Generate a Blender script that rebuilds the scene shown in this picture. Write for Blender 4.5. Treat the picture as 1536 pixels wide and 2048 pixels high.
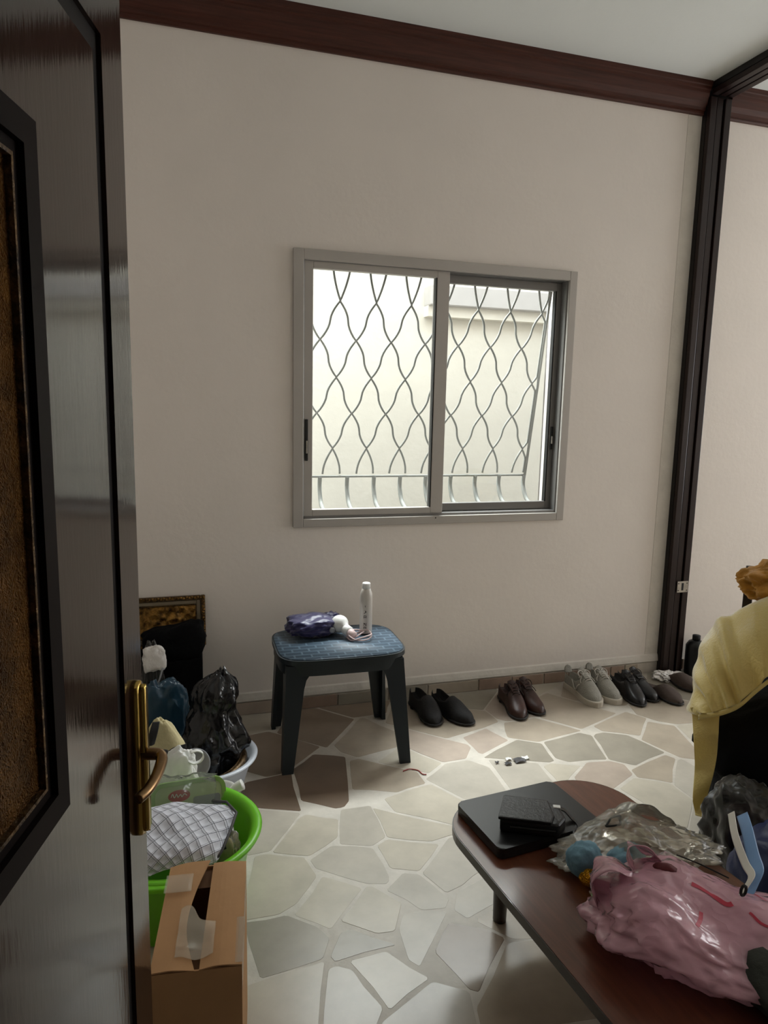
import bpy, bmesh, math, random
import numpy as np
from mathutils import Vector, Matrix, noise

for o in list(bpy.data.objects): bpy.data.objects.remove(o, do_unlink=True)
scene = bpy.context.scene
COL = scene.collection
random.seed(7)

# ------------------------------------------------------------------ camera
FPX = 1390.0
CR = np.array([0.9580032, -0.28596144, 0.02135232])
CU = np.array([0.02295987, 0.15071386, 0.98831077])
CF = np.array([0.28583686, 0.94631463, -0.15095])
CC = np.array([0.0, -3.2527, 1.5])
cam_d = bpy.data.cameras.new('camera'); cam = bpy.data.objects.new('camera', cam_d); COL.objects.link(cam)
cam_d.sensor_fit = 'VERTICAL'; cam_d.sensor_height = 36.0; cam_d.lens = FPX/2048*36.0
cam_d.clip_start = 0.02; cam_d.clip_end = 200
cam.matrix_world = Matrix(((CR[0], CU[0], -CF[0], CC[0]), (CR[1], CU[1], -CF[1], CC[1]), (CR[2], CU[2], -CF[2], CC[2]), (0, 0, 0, 1)))
scene.camera = cam

# ------------------------------------------------------------------ light
world = bpy.data.worlds.new('world'); scene.world = world; world.use_nodes = True
bg = world.node_tree.nodes['Background']; bg.inputs[0].default_value = (0.93, 0.97, 1.0, 1); bg.inputs[1].default_value = 2.9
def area(name, loc, target, sx, sy, power, col):
    d = bpy.data.lights.new(name, 'AREA'); d.shape = 'RECTANGLE'; d.size = sx; d.size_y = sy; d.energy = power; d.color = col
    o = bpy.data.objects.new(name, d); COL.objects.link(o); o.location = loc
    o.rotation_euler = (Vector(target)-Vector(loc)).to_track_quat('-Z', 'Y').to_euler()
    return o
# the open sky above the alley, shining in through the window
area('sky_over_alley', (1.3, 1.0, 3.32), (1.15, -3.5, 1.85), 2.6, 0.9, 390, (0.97, 0.99, 1.0))
# lamp added for light from the right, through an unseen assumed window
area('added_daylight_right', (6.12, -1.0, 1.55), (2.0, -3.4, 3.0), 1.7, 1.9, 37, (1.0, 0.98, 0.96))
scene.view_settings.view_transform = 'Standard'
scene.view_settings.look = 'None'
scene.view_settings.gamma = 1.0
scene.view_settings.use_curve_mapping = False
scene.view_settings.exposure = 0.43

# ------------------------------------------------------------------ pixel helpers (1536 x 2048 frame)
def ray(px, py): return (px-768)/FPX*CR-(py-1024)/FPX*CU+CF
def F(px, py, z=0.0):
    d = ray(px, py); return Vector(CC+d*((z-CC[2])/d[2]))
def W(px, py, y=0.0):
    d = ray(px, py); return Vector(CC+d*((y-CC[1])/d[1]))

# ------------------------------------------------------------------ materials
def srgb(r, g, b):
    f = lambda c: (c/255/12.92) if c/255 <= .04045 else ((c/255+.055)/1.055)**2.4
    return (f(r), f(g), f(b), 1)
def mat(name, col, rough=.5, metal=0, var=0.0, vscale=8, bump=0.0, bscale=60, coat=0, trans=0, alpha=1, spec=.5, sheen=0, ior=1.45, stretch=None, subs=0, col2=None, crease=0, cscale=14, coatr=.06):
    m = bpy.data.materials.new(name); m.use_nodes = True; nt = m.node_tree; N = nt.nodes; L = nt.links
    b = N['Principled BSDF']
    b.inputs['Base Color'].default_value = col; b.inputs['Roughness'].default_value = rough; b.inputs['Metallic'].default_value = metal
    b.inputs['Coat Weight'].default_value = coat; b.inputs['Coat Roughness'].default_value = coatr
    b.inputs['Transmission Weight'].default_value = trans; b.inputs['Alpha'].default_value = alpha
    b.inputs['Specular IOR Level'].default_value = spec; b.inputs['Sheen Weight'].default_value = sheen; b.inputs['IOR'].default_value = ior
    if subs: b.inputs['Subsurface Weight'].default_value = subs; b.inputs['Subsurface Radius'].default_value = (.02, .02, .02)
    co = N.new('ShaderNodeTexCoord').outputs['Object']
    if stretch:
        mp = N.new('ShaderNodeMapping'); mp.inputs['Scale'].default_value = stretch; L.new(co, mp.inputs[0]); co = mp.outputs[0]
    if var or col2:
        n = N.new('ShaderNodeTexNoise'); n.inputs['Scale'].default_value = vscale; n.inputs['Detail'].default_value = 6; n.inputs['Roughness'].default_value = .6; L.new(co, n.inputs['Vector'])
        r = N.new('ShaderNodeValToRGB'); L.new(n.outputs[0], r.inputs[0])
        c2 = col2 or tuple(max(0, c*(1-var)) for c in col[:3])+(1,)
        r.color_ramp.elements[0].color = c2; r.color_ramp.elements[0].position = .32
        r.color_ramp.elements[1].color = col if col2 else tuple(min(1, c*(1+var*.6)) for c in col[:3])+(1,); r.color_ramp.elements[1].position = .68
        L.new(r.outputs[0], b.inputs['Base Color'])
    last = None
    if bump:
        n = N.new('ShaderNodeTexNoise'); n.inputs['Scale'].default_value = bscale; n.inputs['Detail'].default_value = 5; L.new(co, n.inputs['Vector'])
        bp = N.new('ShaderNodeBump'); bp.inputs['Strength'].default_value = bump; bp.inputs['Distance'].default_value = .01; L.new(n.outputs[0], bp.inputs['Height']); last = bp
    if crease:
        n = N.new('ShaderNodeTexNoise'); n.inputs['Scale'].default_value = cscale*.6; n.inputs['Detail'].default_value = 3; L.new(co, n.inputs['Vector'])
        mx = N.new('ShaderNodeMixRGB'); mx.inputs[0].default_value = .3; L.new(co, mx.inputs[1]); L.new(n.outputs[1], mx.inputs[2])
        v = N.new('ShaderNodeTexVoronoi'); v.feature = 'F1'; v.inputs['Scale'].default_value = cscale; L.new(mx.outputs[0], v.inputs['Vector'])
        bp = N.new('ShaderNodeBump'); bp.inputs['Strength'].default_value = crease; bp.inputs['Distance'].default_value = .03; L.new(v.outputs[0], bp.inputs['Height'])
        if last: L.new(last.outputs[0], bp.inputs['Normal'])
        last = bp
    if last: L.new(last.outputs[0], b.inputs['Normal'])
    return m
M = {}
M['wall'] = mat('wall_paint', srgb(230, 222, 214), .75, var=.04, vscale=1.6, bump=.10, bscale=35)
M['ceil'] = mat('ceiling_paint', srgb(228, 233, 231), .8, var=.02, vscale=2, bump=.05)
M['plaster'] = mat('rough_plaster', srgb(212, 206, 196), .8, var=.08, vscale=9, bump=.3, bscale=25)
M['grout'] = mat('floor_grout', srgb(190, 183, 172), .45, var=.12, vscale=14, bump=.2, bscale=40)
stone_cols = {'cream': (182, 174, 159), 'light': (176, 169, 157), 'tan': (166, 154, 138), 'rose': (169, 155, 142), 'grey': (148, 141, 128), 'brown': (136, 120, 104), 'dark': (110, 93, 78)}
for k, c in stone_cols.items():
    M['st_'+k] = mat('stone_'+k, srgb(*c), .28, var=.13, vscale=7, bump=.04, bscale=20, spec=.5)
M['tile'] = mat('skirting_tile', srgb(150, 128, 112), .4, var=.18, vscale=9)
M['crown'] = mat('crown_wood', srgb(70, 37, 28), .42, var=.35, vscale=7, stretch=(.7, 14, 14), bump=.05, bscale=20, spec=.35)
M['jamb'] = mat('jamb_wood', srgb(34, 21, 19), .32, var=.3, vscale=8, stretch=(12, 12, .6), spec=.35)
M['jamb2'] = mat('jamb_groove', srgb(16, 11, 10), .45)
M['door'] = mat('door_wood', srgb(44, 31, 25), .10, var=.35, vscale=5, stretch=(9, 9, 1.2), bump=.02, bscale=16, spec=.6)
M['doorg'] = mat('door_groove', srgb(16, 11, 10), .6, spec=.2)
M['mould'] = mat('door_moulding', srgb(20, 13, 11), .6, var=.3, vscale=7, spec=.08)
M['amber'] = mat('amber_textured_panel', srgb(150, 104, 52), .3, .15, col2=srgb(84, 56, 28), vscale=26, crease=.8, cscale=60, spec=.4)
M['brass'] = mat('brass', srgb(176, 148, 82), .2, 1, var=.08, vscale=10)
M['brassd'] = mat('old_brass', srgb(140, 112, 80), .28, 1, var=.2, vscale=18)
M['steel'] = mat('steel', srgb(170, 166, 158), .35, 1, var=.2, vscale=30)
M['alu'] = mat('painted_aluminium', srgb(176, 171, 165), .45, .15, var=.05, vscale=4)
M['aluin'] = mat('aluminium_track', srgb(122, 120, 118), .4, .35)
M['seal'] = mat('black_rubber', srgb(22, 22, 22), .6)
M['iron'] = mat('grey_painted_iron', srgb(140, 142, 138), .6, .0, spec=.2)
M['nwall'] = mat('neighbour_render', srgb(236, 230, 216), .85, var=.05, vscale=2.5, bump=.35, bscale=18)
M['nledge'] = mat('neighbour_coping', srgb(196, 192, 188), .85, var=.06, vscale=4)
M['ext'] = mat('alley_paving', srgb(96, 92, 88), .85)
def glass(name, tint=(1, 1, 1, 1), refl=.06):
    m = bpy.data.materials.new(name); m.use_nodes = True; nt = m.node_tree; N = nt.nodes; N.remove(N['Principled BSDF'])
    t = N.new('ShaderNodeBsdfTransparent'); t.inputs[0].default_value = tint; g = N.new('ShaderNodeBsdfGlossy'); g.inputs['Roughness'].default_value = .02
    mx = N.new('ShaderNodeMixShader'); mx.inputs[0].default_value = refl
    nt.links.new(t.outputs[0], mx.inputs[1]); nt.links.new(g.outputs[0], mx.inputs[2]); nt.links.new(mx.outputs[0], N['Material Output'].inputs[0]); return m
M['pane'] = glass('window_glass', (.96, .98, .97, 1))
def film(name, col, opac, rough=.18, crease=.7, cscale=16, bump=0, trl=.4, ior=1.5):
    """thin plastic film: part see-through, part diffuse + translucent, glossy on top"""
    m = bpy.data.materials.new(name); m.use_nodes = True; nt = m.node_tree; N = nt.nodes; L = nt.links; N.remove(N['Principled BSDF'])
    co = N.new('ShaderNodeTexCoord').outputs['Object']
    n = N.new('ShaderNodeTexNoise'); n.inputs['Scale'].default_value = cscale*.6; n.inputs['Detail'].default_value = 3; L.new(co, n.inputs['Vector'])
    mx = N.new('ShaderNodeMixRGB'); mx.inputs[0].default_value = .35; L.new(co, mx.inputs[1]); L.new(n.outputs[1], mx.inputs[2])
    v = N.new('ShaderNodeTexVoronoi'); v.inputs['Scale'].default_value = cscale; L.new(mx.outputs[0], v.inputs['Vector'])
    bp = N.new('ShaderNodeBump'); bp.inputs['Strength'].default_value = crease; bp.inputs['Distance'].default_value = .03; L.new(v.outputs[0], bp.inputs['Height'])
    d = N.new('ShaderNodeBsdfDiffuse'); d.inputs[0].default_value = col; L.new(bp.outputs[0], d.inputs['Normal'])
    tr = N.new('ShaderNodeBsdfTranslucent'); tr.inputs[0].default_value = col
    m1 = N.new('ShaderNodeMixShader'); m1.inputs[0].default_value = trl; L.new(d.outputs[0], m1.inputs[1]); L.new(tr.outputs[0], m1.inputs[2])
    t = N.new('ShaderNodeBsdfTransparent'); t.inputs[0].default_value = tuple(.5+.5*c for c in col[:3])+(1,)
    m2 = N.new('ShaderNodeMixShader'); m2.inputs[0].default_value = opac; L.new(t.outputs[0], m2.inputs[1]); L.new(m1.outputs[0], m2.inputs[2])
    g = N.new('ShaderNodeBsdfGlossy'); g.inputs['Roughness'].default_value = rough; L.new(bp.outputs[0], g.inputs['Normal'])
    fr = N.new('ShaderNodeFresnel'); fr.inputs[0].default_value = ior; L.new(bp.outputs[0], fr.inputs['Normal'])
    m3 = N.new('ShaderNodeMixShader'); L.new(fr.outputs[0], m3.inputs[0]); L.new(m2.outputs[0], m3.inputs[1]); L.new(g.outputs[0], m3.inputs[2])
    L.new(m3.outputs[0], N['Material Output'].inputs[0]); return m
M['clearfilm'] = film('clear_plastic_film', srgb(226, 220, 204), .24, crease=.28, cscale=12, rough=.26, ior=1.4)
M['clear2'] = film('clear_plastic_film_thin', srgb(225, 230, 220), .08, crease=.10, cscale=18, rough=.2, ior=1.1)
M['greyfilm'] = film('smoky_plastic_film', srgb(64, 64, 60), .62, crease=.06, cscale=6, rough=.4)
M['pink'] = film('pink_plastic_film', srgb(240, 188, 204), .80, rough=.22, crease=.32, cscale=12, trl=.35)
M['whitefilm'] = mat('white_plastic_film', srgb(240, 241, 238), .35, crease=.2, cscale=9)
M['bluefilm'] = film('blue_plastic_film', srgb(42, 78, 100), .95, crease=.2, cscale=9, rough=.3)
M['bin'] = mat('black_plastic_film', srgb(15, 15, 17), .2, crease=.5, cscale=11, spec=.5)
M['stool'] = mat('dark_resin', srgb(30, 36, 40), .42, spec=.4)
M['tablewood'] = mat('table_walnut', srgb(96, 54, 36), .3, var=.28, vscale=6, stretch=(12, 1.1, 6), coat=.55, coatr=.12)
M['edge'] = mat('table_edge_band', srgb(36, 24, 20), .35, coat=.3)
M['blackpl'] = mat('black_plastic', srgb(20, 21, 22), .36, var=.1, vscale=20)
M['blackle'] = mat('black_leather', srgb(17, 17, 20), .38, bump=.15, bscale=120)
M['blackcl'] = mat('black_cloth', srgb(9, 9, 11), .9, bump=.3, bscale=90, spec=.15)
M['black'] = mat('matt_black', srgb(14, 14, 15), .7)
M['white'] = mat('white_plastic', srgb(225, 225, 222), .35)
M['grey'] = mat('grey_plastic', srgb(150, 152, 158), .35)
M['sh_black'] = mat('black_suede', srgb(18, 17, 18), .75, bump=.15, bscale=120)
M['sh_blackle'] = mat('black_shoe_leather', srgb(20, 19, 21), .34, bump=.06, bscale=60)
M['sh_brown'] = mat('brown_shoe_leather', srgb(58, 34, 28), .4, var=.2, vscale=14, bump=.08, bscale=80)
M['sh_grey'] = mat('grey_knit', srgb(150, 147, 138), .85, var=.08, vscale=50, bump=.4, bscale=160)
M['sh_taupe'] = mat('taupe_suede', srgb(74, 62, 56), .85, bump=.15, bscale=120)
M['sole_w'] = mat('off_white_sole', srgb(186, 178, 164), .6)
M['sole_d'] = mat('dark_sole', srgb(26, 22, 20), .6)
M['lace_g'] = mat('pale_lace', srgb(196, 192, 184), .85)
M['lace_d'] = mat('dark_lace', srgb(28, 20, 18), .8)
M['lining'] = mat('dark_lining', srgb(40, 38, 38), .9)
M['navy'] = mat('navy_satin', srgb(32, 28, 78), .4, bump=.1, bscale=30, sheen=.3)
M['scarf'] = film('yellow_gauze', srgb(236, 214, 136), .88, rough=.6, crease=.15, cscale=30, trl=.35)
M['mustard'] = mat('mustard_cloth', srgb(176, 124, 44), .85, var=.3, vscale=18, bump=.5, bscale=40, sheen=.2)
M['tissue'] = mat('white_tissue', srgb(228, 224, 220), .85, bump=.5, bscale=50)
M['card'] = mat('cardboard', srgb(196, 152, 108), .75, var=.10, vscale=5, bump=.06, bscale=60)
M['cardin'] = mat('cardboard_inside', srgb(110, 76, 50), .85)
M['tape'] = mat('packing_tape', srgb(232, 220, 200), .2, alpha=.28, spec=.6)
M['green'] = mat('lime_plastic', srgb(112, 196, 34), .35, subs=.05)
M['green2'] = mat('pale_green_plastic', srgb(150, 186, 104), .35)
M['frost'] = mat('frosted_plastic', srgb(190, 204, 158), .35, var=.06, vscale=9)
M['redst'] = mat('red_sticker', srgb(186, 44, 52), .5)
M['whitest'] = mat('white_print', srgb(235, 230, 228), .6)
M['redprint'] = mat('red_print', srgb(176, 40, 66), .5)
M['basin'] = mat('white_basin_plastic', srgb(206, 212, 222), .35)
M['gilt'] = mat('gilt_relief', srgb(160, 118, 54), .35, .7, col2=srgb(50, 34, 16), vscale=40, bump=.7, bscale=60)
M['giltf'] = mat('gilt_frame', srgb(104, 78, 42), .4, .5, col2=srgb(36, 26, 16), vscale=70, bump=.8, bscale=90)
M['taupef'] = mat('frame_flat', srgb(122, 110, 90), .5)
M['wicker'] = mat('bronze_rim', srgb(110, 84, 48), .4, .4, col2=srgb(48, 34, 20), vscale=40, bump=.5, bscale=60)
M['beige'] = mat('beige_canvas', srgb(196, 184, 142), .8, var=.12, vscale=12, bump=.3, bscale=60)
M['bluecl'] = mat('pale_blue_cloth', srgb(104, 142, 160), .7, var=.15, vscale=14, bump=.3, bscale=50)
M['blueg'] = mat('navy_nylon', srgb(22, 34, 74), .5, bump=.2, bscale=40)
M['strapb'] = mat('light_blue_webbing', srgb(112, 150, 196), .45)
M['strapw'] = mat('white_webbing', srgb(206, 204, 196), .5)
M['maroon'] = mat('maroon_cloth', srgb(88, 30, 36), .75)
M['olive'] = mat('dark_olive_cloth', srgb(40, 44, 38), .8, bump=.3, bscale=40)
M['gold'] = mat('gold_foil', srgb(226, 166, 44), .22, .9, crease=.5, cscale=60)
M['milk'] = mat('milky_bottle', srgb(206, 200, 192), .3, subs=.05)
M['pinkw'] = mat('pale_pink_cable', srgb(214, 190, 188), .45)
M['redthread'] = mat('red_thread', srgb(150, 60, 56), .8)
M['scrap'] = mat('dark_scrap', srgb(60, 58, 60), .6)
# towel: white with a dark check and quilted bump, in the mesh's own UV
def towel_mat():
    m = mat('checked_towel', srgb(214, 216, 224), .85); N = m.node_tree.nodes; L = m.node_tree.links; b = N['Principled BSDF']
    uv = N.new('ShaderNodeTexCoord').outputs['UV']; mp = N.new('ShaderNodeMapping'); mp.inputs['Rotation'].default_value = (0, 0, .62); L.new(uv, mp.inputs[0]); sp = N.new('ShaderNodeSeparateXYZ'); L.new(mp.outputs[0], sp.inputs[0]); outs = []
    for ax, k in ((0, 11), (1, 11)):
        for off, wd in ((0, .05), (.18, .035)):
            a = N.new('ShaderNodeMath'); a.operation = 'MULTIPLY_ADD'; L.new(sp.outputs[ax], a.inputs[0]); a.inputs[1].default_value = k; a.inputs[2].default_value = off
            f = N.new('ShaderNodeMath'); f.operation = 'FRACT'; L.new(a.outputs[0], f.inputs[0])
            c = N.new('ShaderNodeMath'); c.operation = 'LESS_THAN'; L.new(f.outputs[0], c.inputs[0]); c.inputs[1].default_value = wd; outs.append(c)
    acc = outs[0]
    for c in outs[1:]:
        mm = N.new('ShaderNodeMath'); mm.operation = 'MAXIMUM'; L.new(acc.outputs[0], mm.inputs[0]); L.new(c.outputs[0], mm.inputs[1]); acc = mm
    mx = N.new('ShaderNodeMixRGB'); L.new(acc.outputs[0], mx.inputs[0]); mx.inputs[1].default_value = srgb(214, 216, 226); mx.inputs[2].default_value = srgb(62, 64, 76)
    L.new(mx.outputs[0], b.inputs['Base Color']); return m
M['towel'] = towel_mat()
# stool top: brick-like moulded weave as fine relief
def stool_top_mat():
    m = mat('dark_resin_weave', srgb(44, 58, 70), .5, spec=.5); N = m.node_tree.nodes; L = m.node_tree.links; b = N['Principled BSDF']
    co = N.new('ShaderNodeTexCoord').outputs['Object']; br = N.new('ShaderNodeTexBrick'); br.inputs['Scale'].default_value = 7; br.inputs['Mortar Size'].default_value = .03
    br.inputs['Color1'].default_value = (0, 0, 0, 1); br.inputs['Color2'].default_value = (.15, .15, .15, 1); br.inputs['Mortar'].default_value = (1, 1, 1, 1)
    L.new(co, br.inputs['Vector']); mx = N.new('ShaderNodeMixRGB'); L.new(br.outputs['Fac'], mx.inputs[0]); mx.inputs[1].default_value = srgb(56, 73, 88); mx.inputs[2].default_value = srgb(84, 104, 120)
    L.new(mx.outputs[0], b.inputs['Base Color']); bp = N.new('ShaderNodeBump'); bp.inputs['Strength'].default_value = .5; bp.inputs['Distance'].default_value = .004
    L.new(br.outputs['Fac'], bp.inputs['Height']); L.new(bp.outputs[0], b.inputs['Normal']); return m
M['stooltop'] = stool_top_mat()

# ------------------------------------------------------------------ object helpers
def link(name, me, m, parent=None, smooth=False):
    o = bpy.data.objects.new(name, me); COL.objects.link(o)
    if m is not None and not me.materials: me.materials.append(M[m] if isinstance(m, str) else m)
    if smooth:
        for p in me.polygons: p.use_smooth = True
    if parent: o.parent = parent
    return o
def tag(o, label, cat, group=None, kind=None):
    o['label'] = label; o['category'] = cat
    if group: o['group'] = group
    if kind: o['kind'] = kind
    return o
def thing(name, label, cat, loc=(0, 0, 0), rz=0, group=None, kind=None):
    o = bpy.data.objects.new(name, None); COL.objects.link(o); o.location = loc; o.rotation_euler = (0, 0, rz); o.empty_display_size = .1
    return tag(o, label, cat, group, kind)
def pyd(verts, faces):
    me = bpy.data.meshes.new('m'); me.from_pydata([tuple(v) for v in verts], [], faces); me.validate(); me.update(); return me
def frombm(bm):
    me = bpy.data.meshes.new('m'); bmesh.ops.recalc_face_normals(bm, faces=bm.faces); bm.to_mesh(me); bm.free(); return me
def box_me(x0, x1, y0, y1, z0, z1, bev=0, seg=2):
    bm = bmesh.new(); bmesh.ops.create_cube(bm, size=1)
    for v in bm.verts: v.co = Vector(((x0+x1)/2+v.co.x*(x1-x0), (y0+y1)/2+v.co.y*(y1-y0), (z0+z1)/2+v.co.z*(z1-z0)))
    if bev: bmesh.ops.bevel(bm, geom=bm.edges[:], offset=bev, segments=seg, affect='EDGES', profile=.6)
    return frombm(bm)
def box(name, m, parent, x0, x1, y0, y1, z0, z1, bev=0, seg=2):
    return link(name, box_me(x0, x1, y0, y1, z0, z1, bev, seg), m, parent, bev > 0 and seg > 2)
def prism_me(poly, z0, z1, bev=0, seg=2):
    bm = bmesh.new(); a = [bm.verts.new((x, y, z0)) for x, y in poly]; b = [bm.verts.new((x, y, z1)) for x, y in poly]; n = len(poly)
    bm.faces.new(a[::-1]); top = bm.faces.new(b)
    for i in range(n): bm.faces.new((a[i], a[(i+1) % n], b[(i+1) % n], b[i]))
    if bev: bmesh.ops.bevel(bm, geom=list(top.edges), offset=bev, segments=seg, affect='EDGES', profile=.6)
    return frombm(bm)
def rrect(w, h, r, seg=6, cx=0, cy=0):
    out = []
    for sx, sy, a0 in ((1, 1, 0), (-1, 1, 90), (-1, -1, 180), (1, -1, 270)):
        for i in range(seg+1):
            a = math.radians(a0+90*i/seg); out.append((cx+sx*(w/2-r)+r*math.cos(a), cy+sy*(h/2-r)+r*math.sin(a)))
    return out
def ring_me(outer, inner, z0, z1):
    """prism ring between two loops of equal count"""
    n = len(outer); V = [(x, y, z0) for x, y in outer]+[(x, y, z1) for x, y in outer]+[(x, y, z0) for x, y in inner]+[(x, y, z1) for x, y in inner]; Fc = []
    for i in range(n):
        j = (i+1) % n
        Fc += [(i, j, n+j, n+i), (2*n+j, 2*n+i, 3*n+i, 3*n+j), (n+i, n+j, 3*n+j, 3*n+i), (j, i, 2*n+i, 2*n+j)]
    return pyd(V, Fc)
def lathe_me(prof, seg=32):
    V = []; Fc = []; n = len(prof)
    for i in range(seg):
        a = 2*math.pi*i/seg
        for r, z in prof: V.append((r*math.cos(a), r*math.sin(a), z))
    for i in range(seg):
        j = (i+1) % seg
        for k in range(n-1): Fc.append((i*n+k, j*n+k, j*n+k+1, i*n+k+1))
    me = pyd(V, Fc); bm = bmesh.new(); bm.from_mesh(me); bmesh.ops.remove_doubles(bm, verts=bm.verts, dist=1e-5); return frombm(bm)
def tube_me(pts, r, seg=8, closed=False):
    pts = [Vector(p) for p in pts]; n = len(pts); V = []; Fc = []; up = None
    for i, p in enumerate(pts):
        t = (pts[(i+1) % n]-pts[i-1]) if closed else (pts[min(i+1, n-1)]-pts[max(i-1, 0)])
        t.normalize()
        if up is None: up = Vector((0, 0, 1)) if abs(t.z) < .9 else Vector((1, 0, 0))
        a = t.cross(up); a.normalize(); b = a.cross(t); up = b
        rr = r(i/(n-1)) if callable(r) else r
        for k in range(seg):
            th = 2*math.pi*k/seg; V.append(p+a*(math.cos(th)*rr)+b*(math.sin(th)*rr))
    for i in range(n if closed else n-1):
        j = (i+1) % n
        for k in range(seg): l = (k+1) % seg; Fc.append((i*seg+k, i*seg+l, j*seg+l, j*seg+k))
    if not closed: Fc += [tuple(range(seg))[::-1], tuple((n-1)*seg+k for k in range(seg))]
    return pyd(V, Fc)
def smoothpts(P, n=6):
    P = [Vector(p) for p in P]; out = []
    for i in range(len(P)-1):
        p0, p1, p2, p3 = P[max(i-1, 0)], P[i], P[i+1], P[min(i+2, len(P)-1)]
        for k in range(n):
            t = k/n; out.append(.5*((2*p1)+(p2-p0)*t+(2*p0-5*p1+4*p2-p3)*t*t+(3*p1-p0-3*p2+p3)*t*t*t))
    out.append(P[-1]); return out
def patch_me(ctrl, nu=8, nv=8, fold=None, thick=.003, uv=True, off=Vector((0, 0, 0))):
    """smooth surface through a grid of control points, with thickness"""
    rows = [smoothpts(r, nu) for r in ctrl]; m = len(rows[0]); cols = [smoothpts([r[i] for r in rows], nv) for i in range(m)]; n = len(cols[0])
    P = [[cols[i][j].copy() for j in range(n)] for i in range(m)]
    def nrm(i, j):
        a = P[min(i+1, m-1)][j]-P[max(i-1, 0)][j]; b = P[i][min(j+1, n-1)]-P[i][max(j-1, 0)]; c = a.cross(b)
        return c.normalized() if c.length > 1e-9 else Vector((0, 0, 1))
    Nn = [[nrm(i, j) for j in range(n)] for i in range(m)]
    if fold:
        Q = [[P[i][j]+Nn[i][j]*fold(i/(m-1), j/(n-1), P[i][j]) for j in range(n)] for i in range(m)]; P = Q
    V = [P[i][j]-off for i in range(m) for j in range(n)]+[P[i][j]+Nn[i][j]*thick-off for i in range(m) for j in range(n)]; K = m*n; Fc = []
    ix = lambda i, j: i*n+j
    for i in range(m-1):
        for j in range(n-1):
            q = (ix(i, j), ix(i+1, j), ix(i+1, j+1), ix(i, j+1)); Fc.append(q[::-1]); Fc.append(tuple(K+a for a in q))
    for i in range(m-1): Fc += [(ix(i, 0), ix(i+1, 0), K+ix(i+1, 0), K+ix(i, 0)), (ix(i+1, n-1), ix(i, n-1), K+ix(i, n-1), K+ix(i+1, n-1))]
    for j in range(n-1): Fc += [(ix(0, j+1), ix(0, j), K+ix(0, j), K+ix(0, j+1)), (ix(m-1, j), ix(m-1, j+1), K+ix(m-1, j+1), K+ix(m-1, j))]
    me = bpy.data.meshes.new('m'); me.from_pydata([tuple(v) for v in V], [], Fc); me.update()
    if uv:
        l = me.uv_layers.new(name='UVMap')
        for p in me.polygons:
            for li, vi in zip(p.loop_indices, p.vertices):
                k = vi % K; l.data[li].uv = ((k//n)/(m-1), (k % n)/(n-1))
    return me
def nz(p, f, s): return noise.noise(Vector((p[0]*f+s*13.7, p[1]*f-s*7.1, p[2]*f+s*3.3)))
def ridge(p, f, s):
    return 1-abs(nz(p, f, s))*2.2
def blob_me(dim, seed=0, amp=.12, freq=4, ramp=.06, rfreq=7, shape=None, flat=True, sub=4, power=2.4):
    """crumpled bag or bundle: a superellipsoid standing on z=0, with soft and ridged noise"""
    bm = bmesh.new(); bmesh.ops.create_icosphere(bm, subdivisions=sub, radius=1); sx, sy, sz = dim
    for v in bm.verts:
        d = v.co.normalized(); k = (abs(d.x)**power+abs(d.y)**power+abs(d.z)**power)**(-1/power)
        p = d*k; r = 1+amp*nz(d, freq*.5, seed)+ramp*(ridge(d, rfreq*.5, seed+5)-.5)+ramp*.5*(ridge(d, rfreq, seed+9)-.5)
        q = Vector((p.x*r*sx/2, p.y*r*sy/2, (p.z*r*.5+.5)*sz))
        if shape: q = shape(q, d)
        if flat and q.z < .004: q.z = max(q.z*.05, 0) if q.z > 0 else 0
        v.co = q
    return frombm(bm)
def S(name, me, m, label, cat, smooth=False, parent=None):
    o = link(name, me, m, parent, smooth); o['kind'] = 'structure'
    if not parent: o['label'] = label; o['category'] = cat
    return o

# ================================================================== SETTING
XL, XR, YB, YF, ZC = -.50, 6.2, 0.0, -3.02, 3.165
YH = -4.6
POST0, POST1 = 2.662, 2.80
# ---- floor of crazy paving
floor = S('floor', box_me(XL-.2, XR+.2, YH-.2, .2, -.12, -.0009), 'grout', 'pale grout floor laid with irregular polished stone slabs', 'floor')
seeds = []
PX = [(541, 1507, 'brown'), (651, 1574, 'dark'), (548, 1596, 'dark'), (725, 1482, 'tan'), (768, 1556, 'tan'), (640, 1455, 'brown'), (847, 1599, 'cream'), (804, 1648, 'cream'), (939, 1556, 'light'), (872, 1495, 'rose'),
      (976, 1482, 'rose'), (1074, 1464, 'tan'), (1141, 1497, 'grey'), (1251, 1500, 'grey'), (1312, 1540, 'tan'), (1202, 1560, 'rose'), (1337, 1476, 'tan'), (1252, 1452, 'tan'), (1034, 1510, 'grey'), (615, 1666, 'cream'),
      (572, 1752, 'cream'), (712, 1668, 'light'), (719, 1728, 'light'), (668, 1800, 'cream'), (841, 1782, 'light'), (902, 1727, 'light'), (817, 1700, 'cream'), (584, 1886, 'grey'), (722, 1884, 'grey'), (745, 1832, 'cream'), (933, 1905, 'brown'),
      (840, 1850, 'light'), (774, 1950, 'cream'), (602, 1996, 'cream'), (870, 2030, 'light'), (1006, 1835, 'tan'), (1067, 1972, 'tan'), (957, 1800, 'light'), (1150, 1425, 'tan'), (1040, 1420, 'rose'), (890, 1440, 'tan'), (1300, 1590, 'cream'),
      (1380, 1560, 'light'), (1120, 1545, 'cream'), (1060, 1545, 'light'), (700, 1412, 'brown'), (1250, 1640, 'cream'), (690, 1980, 'light'), (820, 1520, 'cream'), (540, 1660, 'light')]
for px, py, c in PX:
    p = F(px, py); seeds.append((p.x, p.y, c))
rnd = random.Random(3)
names = ['cream', 'light', 'tan', 'rose', 'grey', 'tan', 'light', 'cream']
tries = 0
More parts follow.
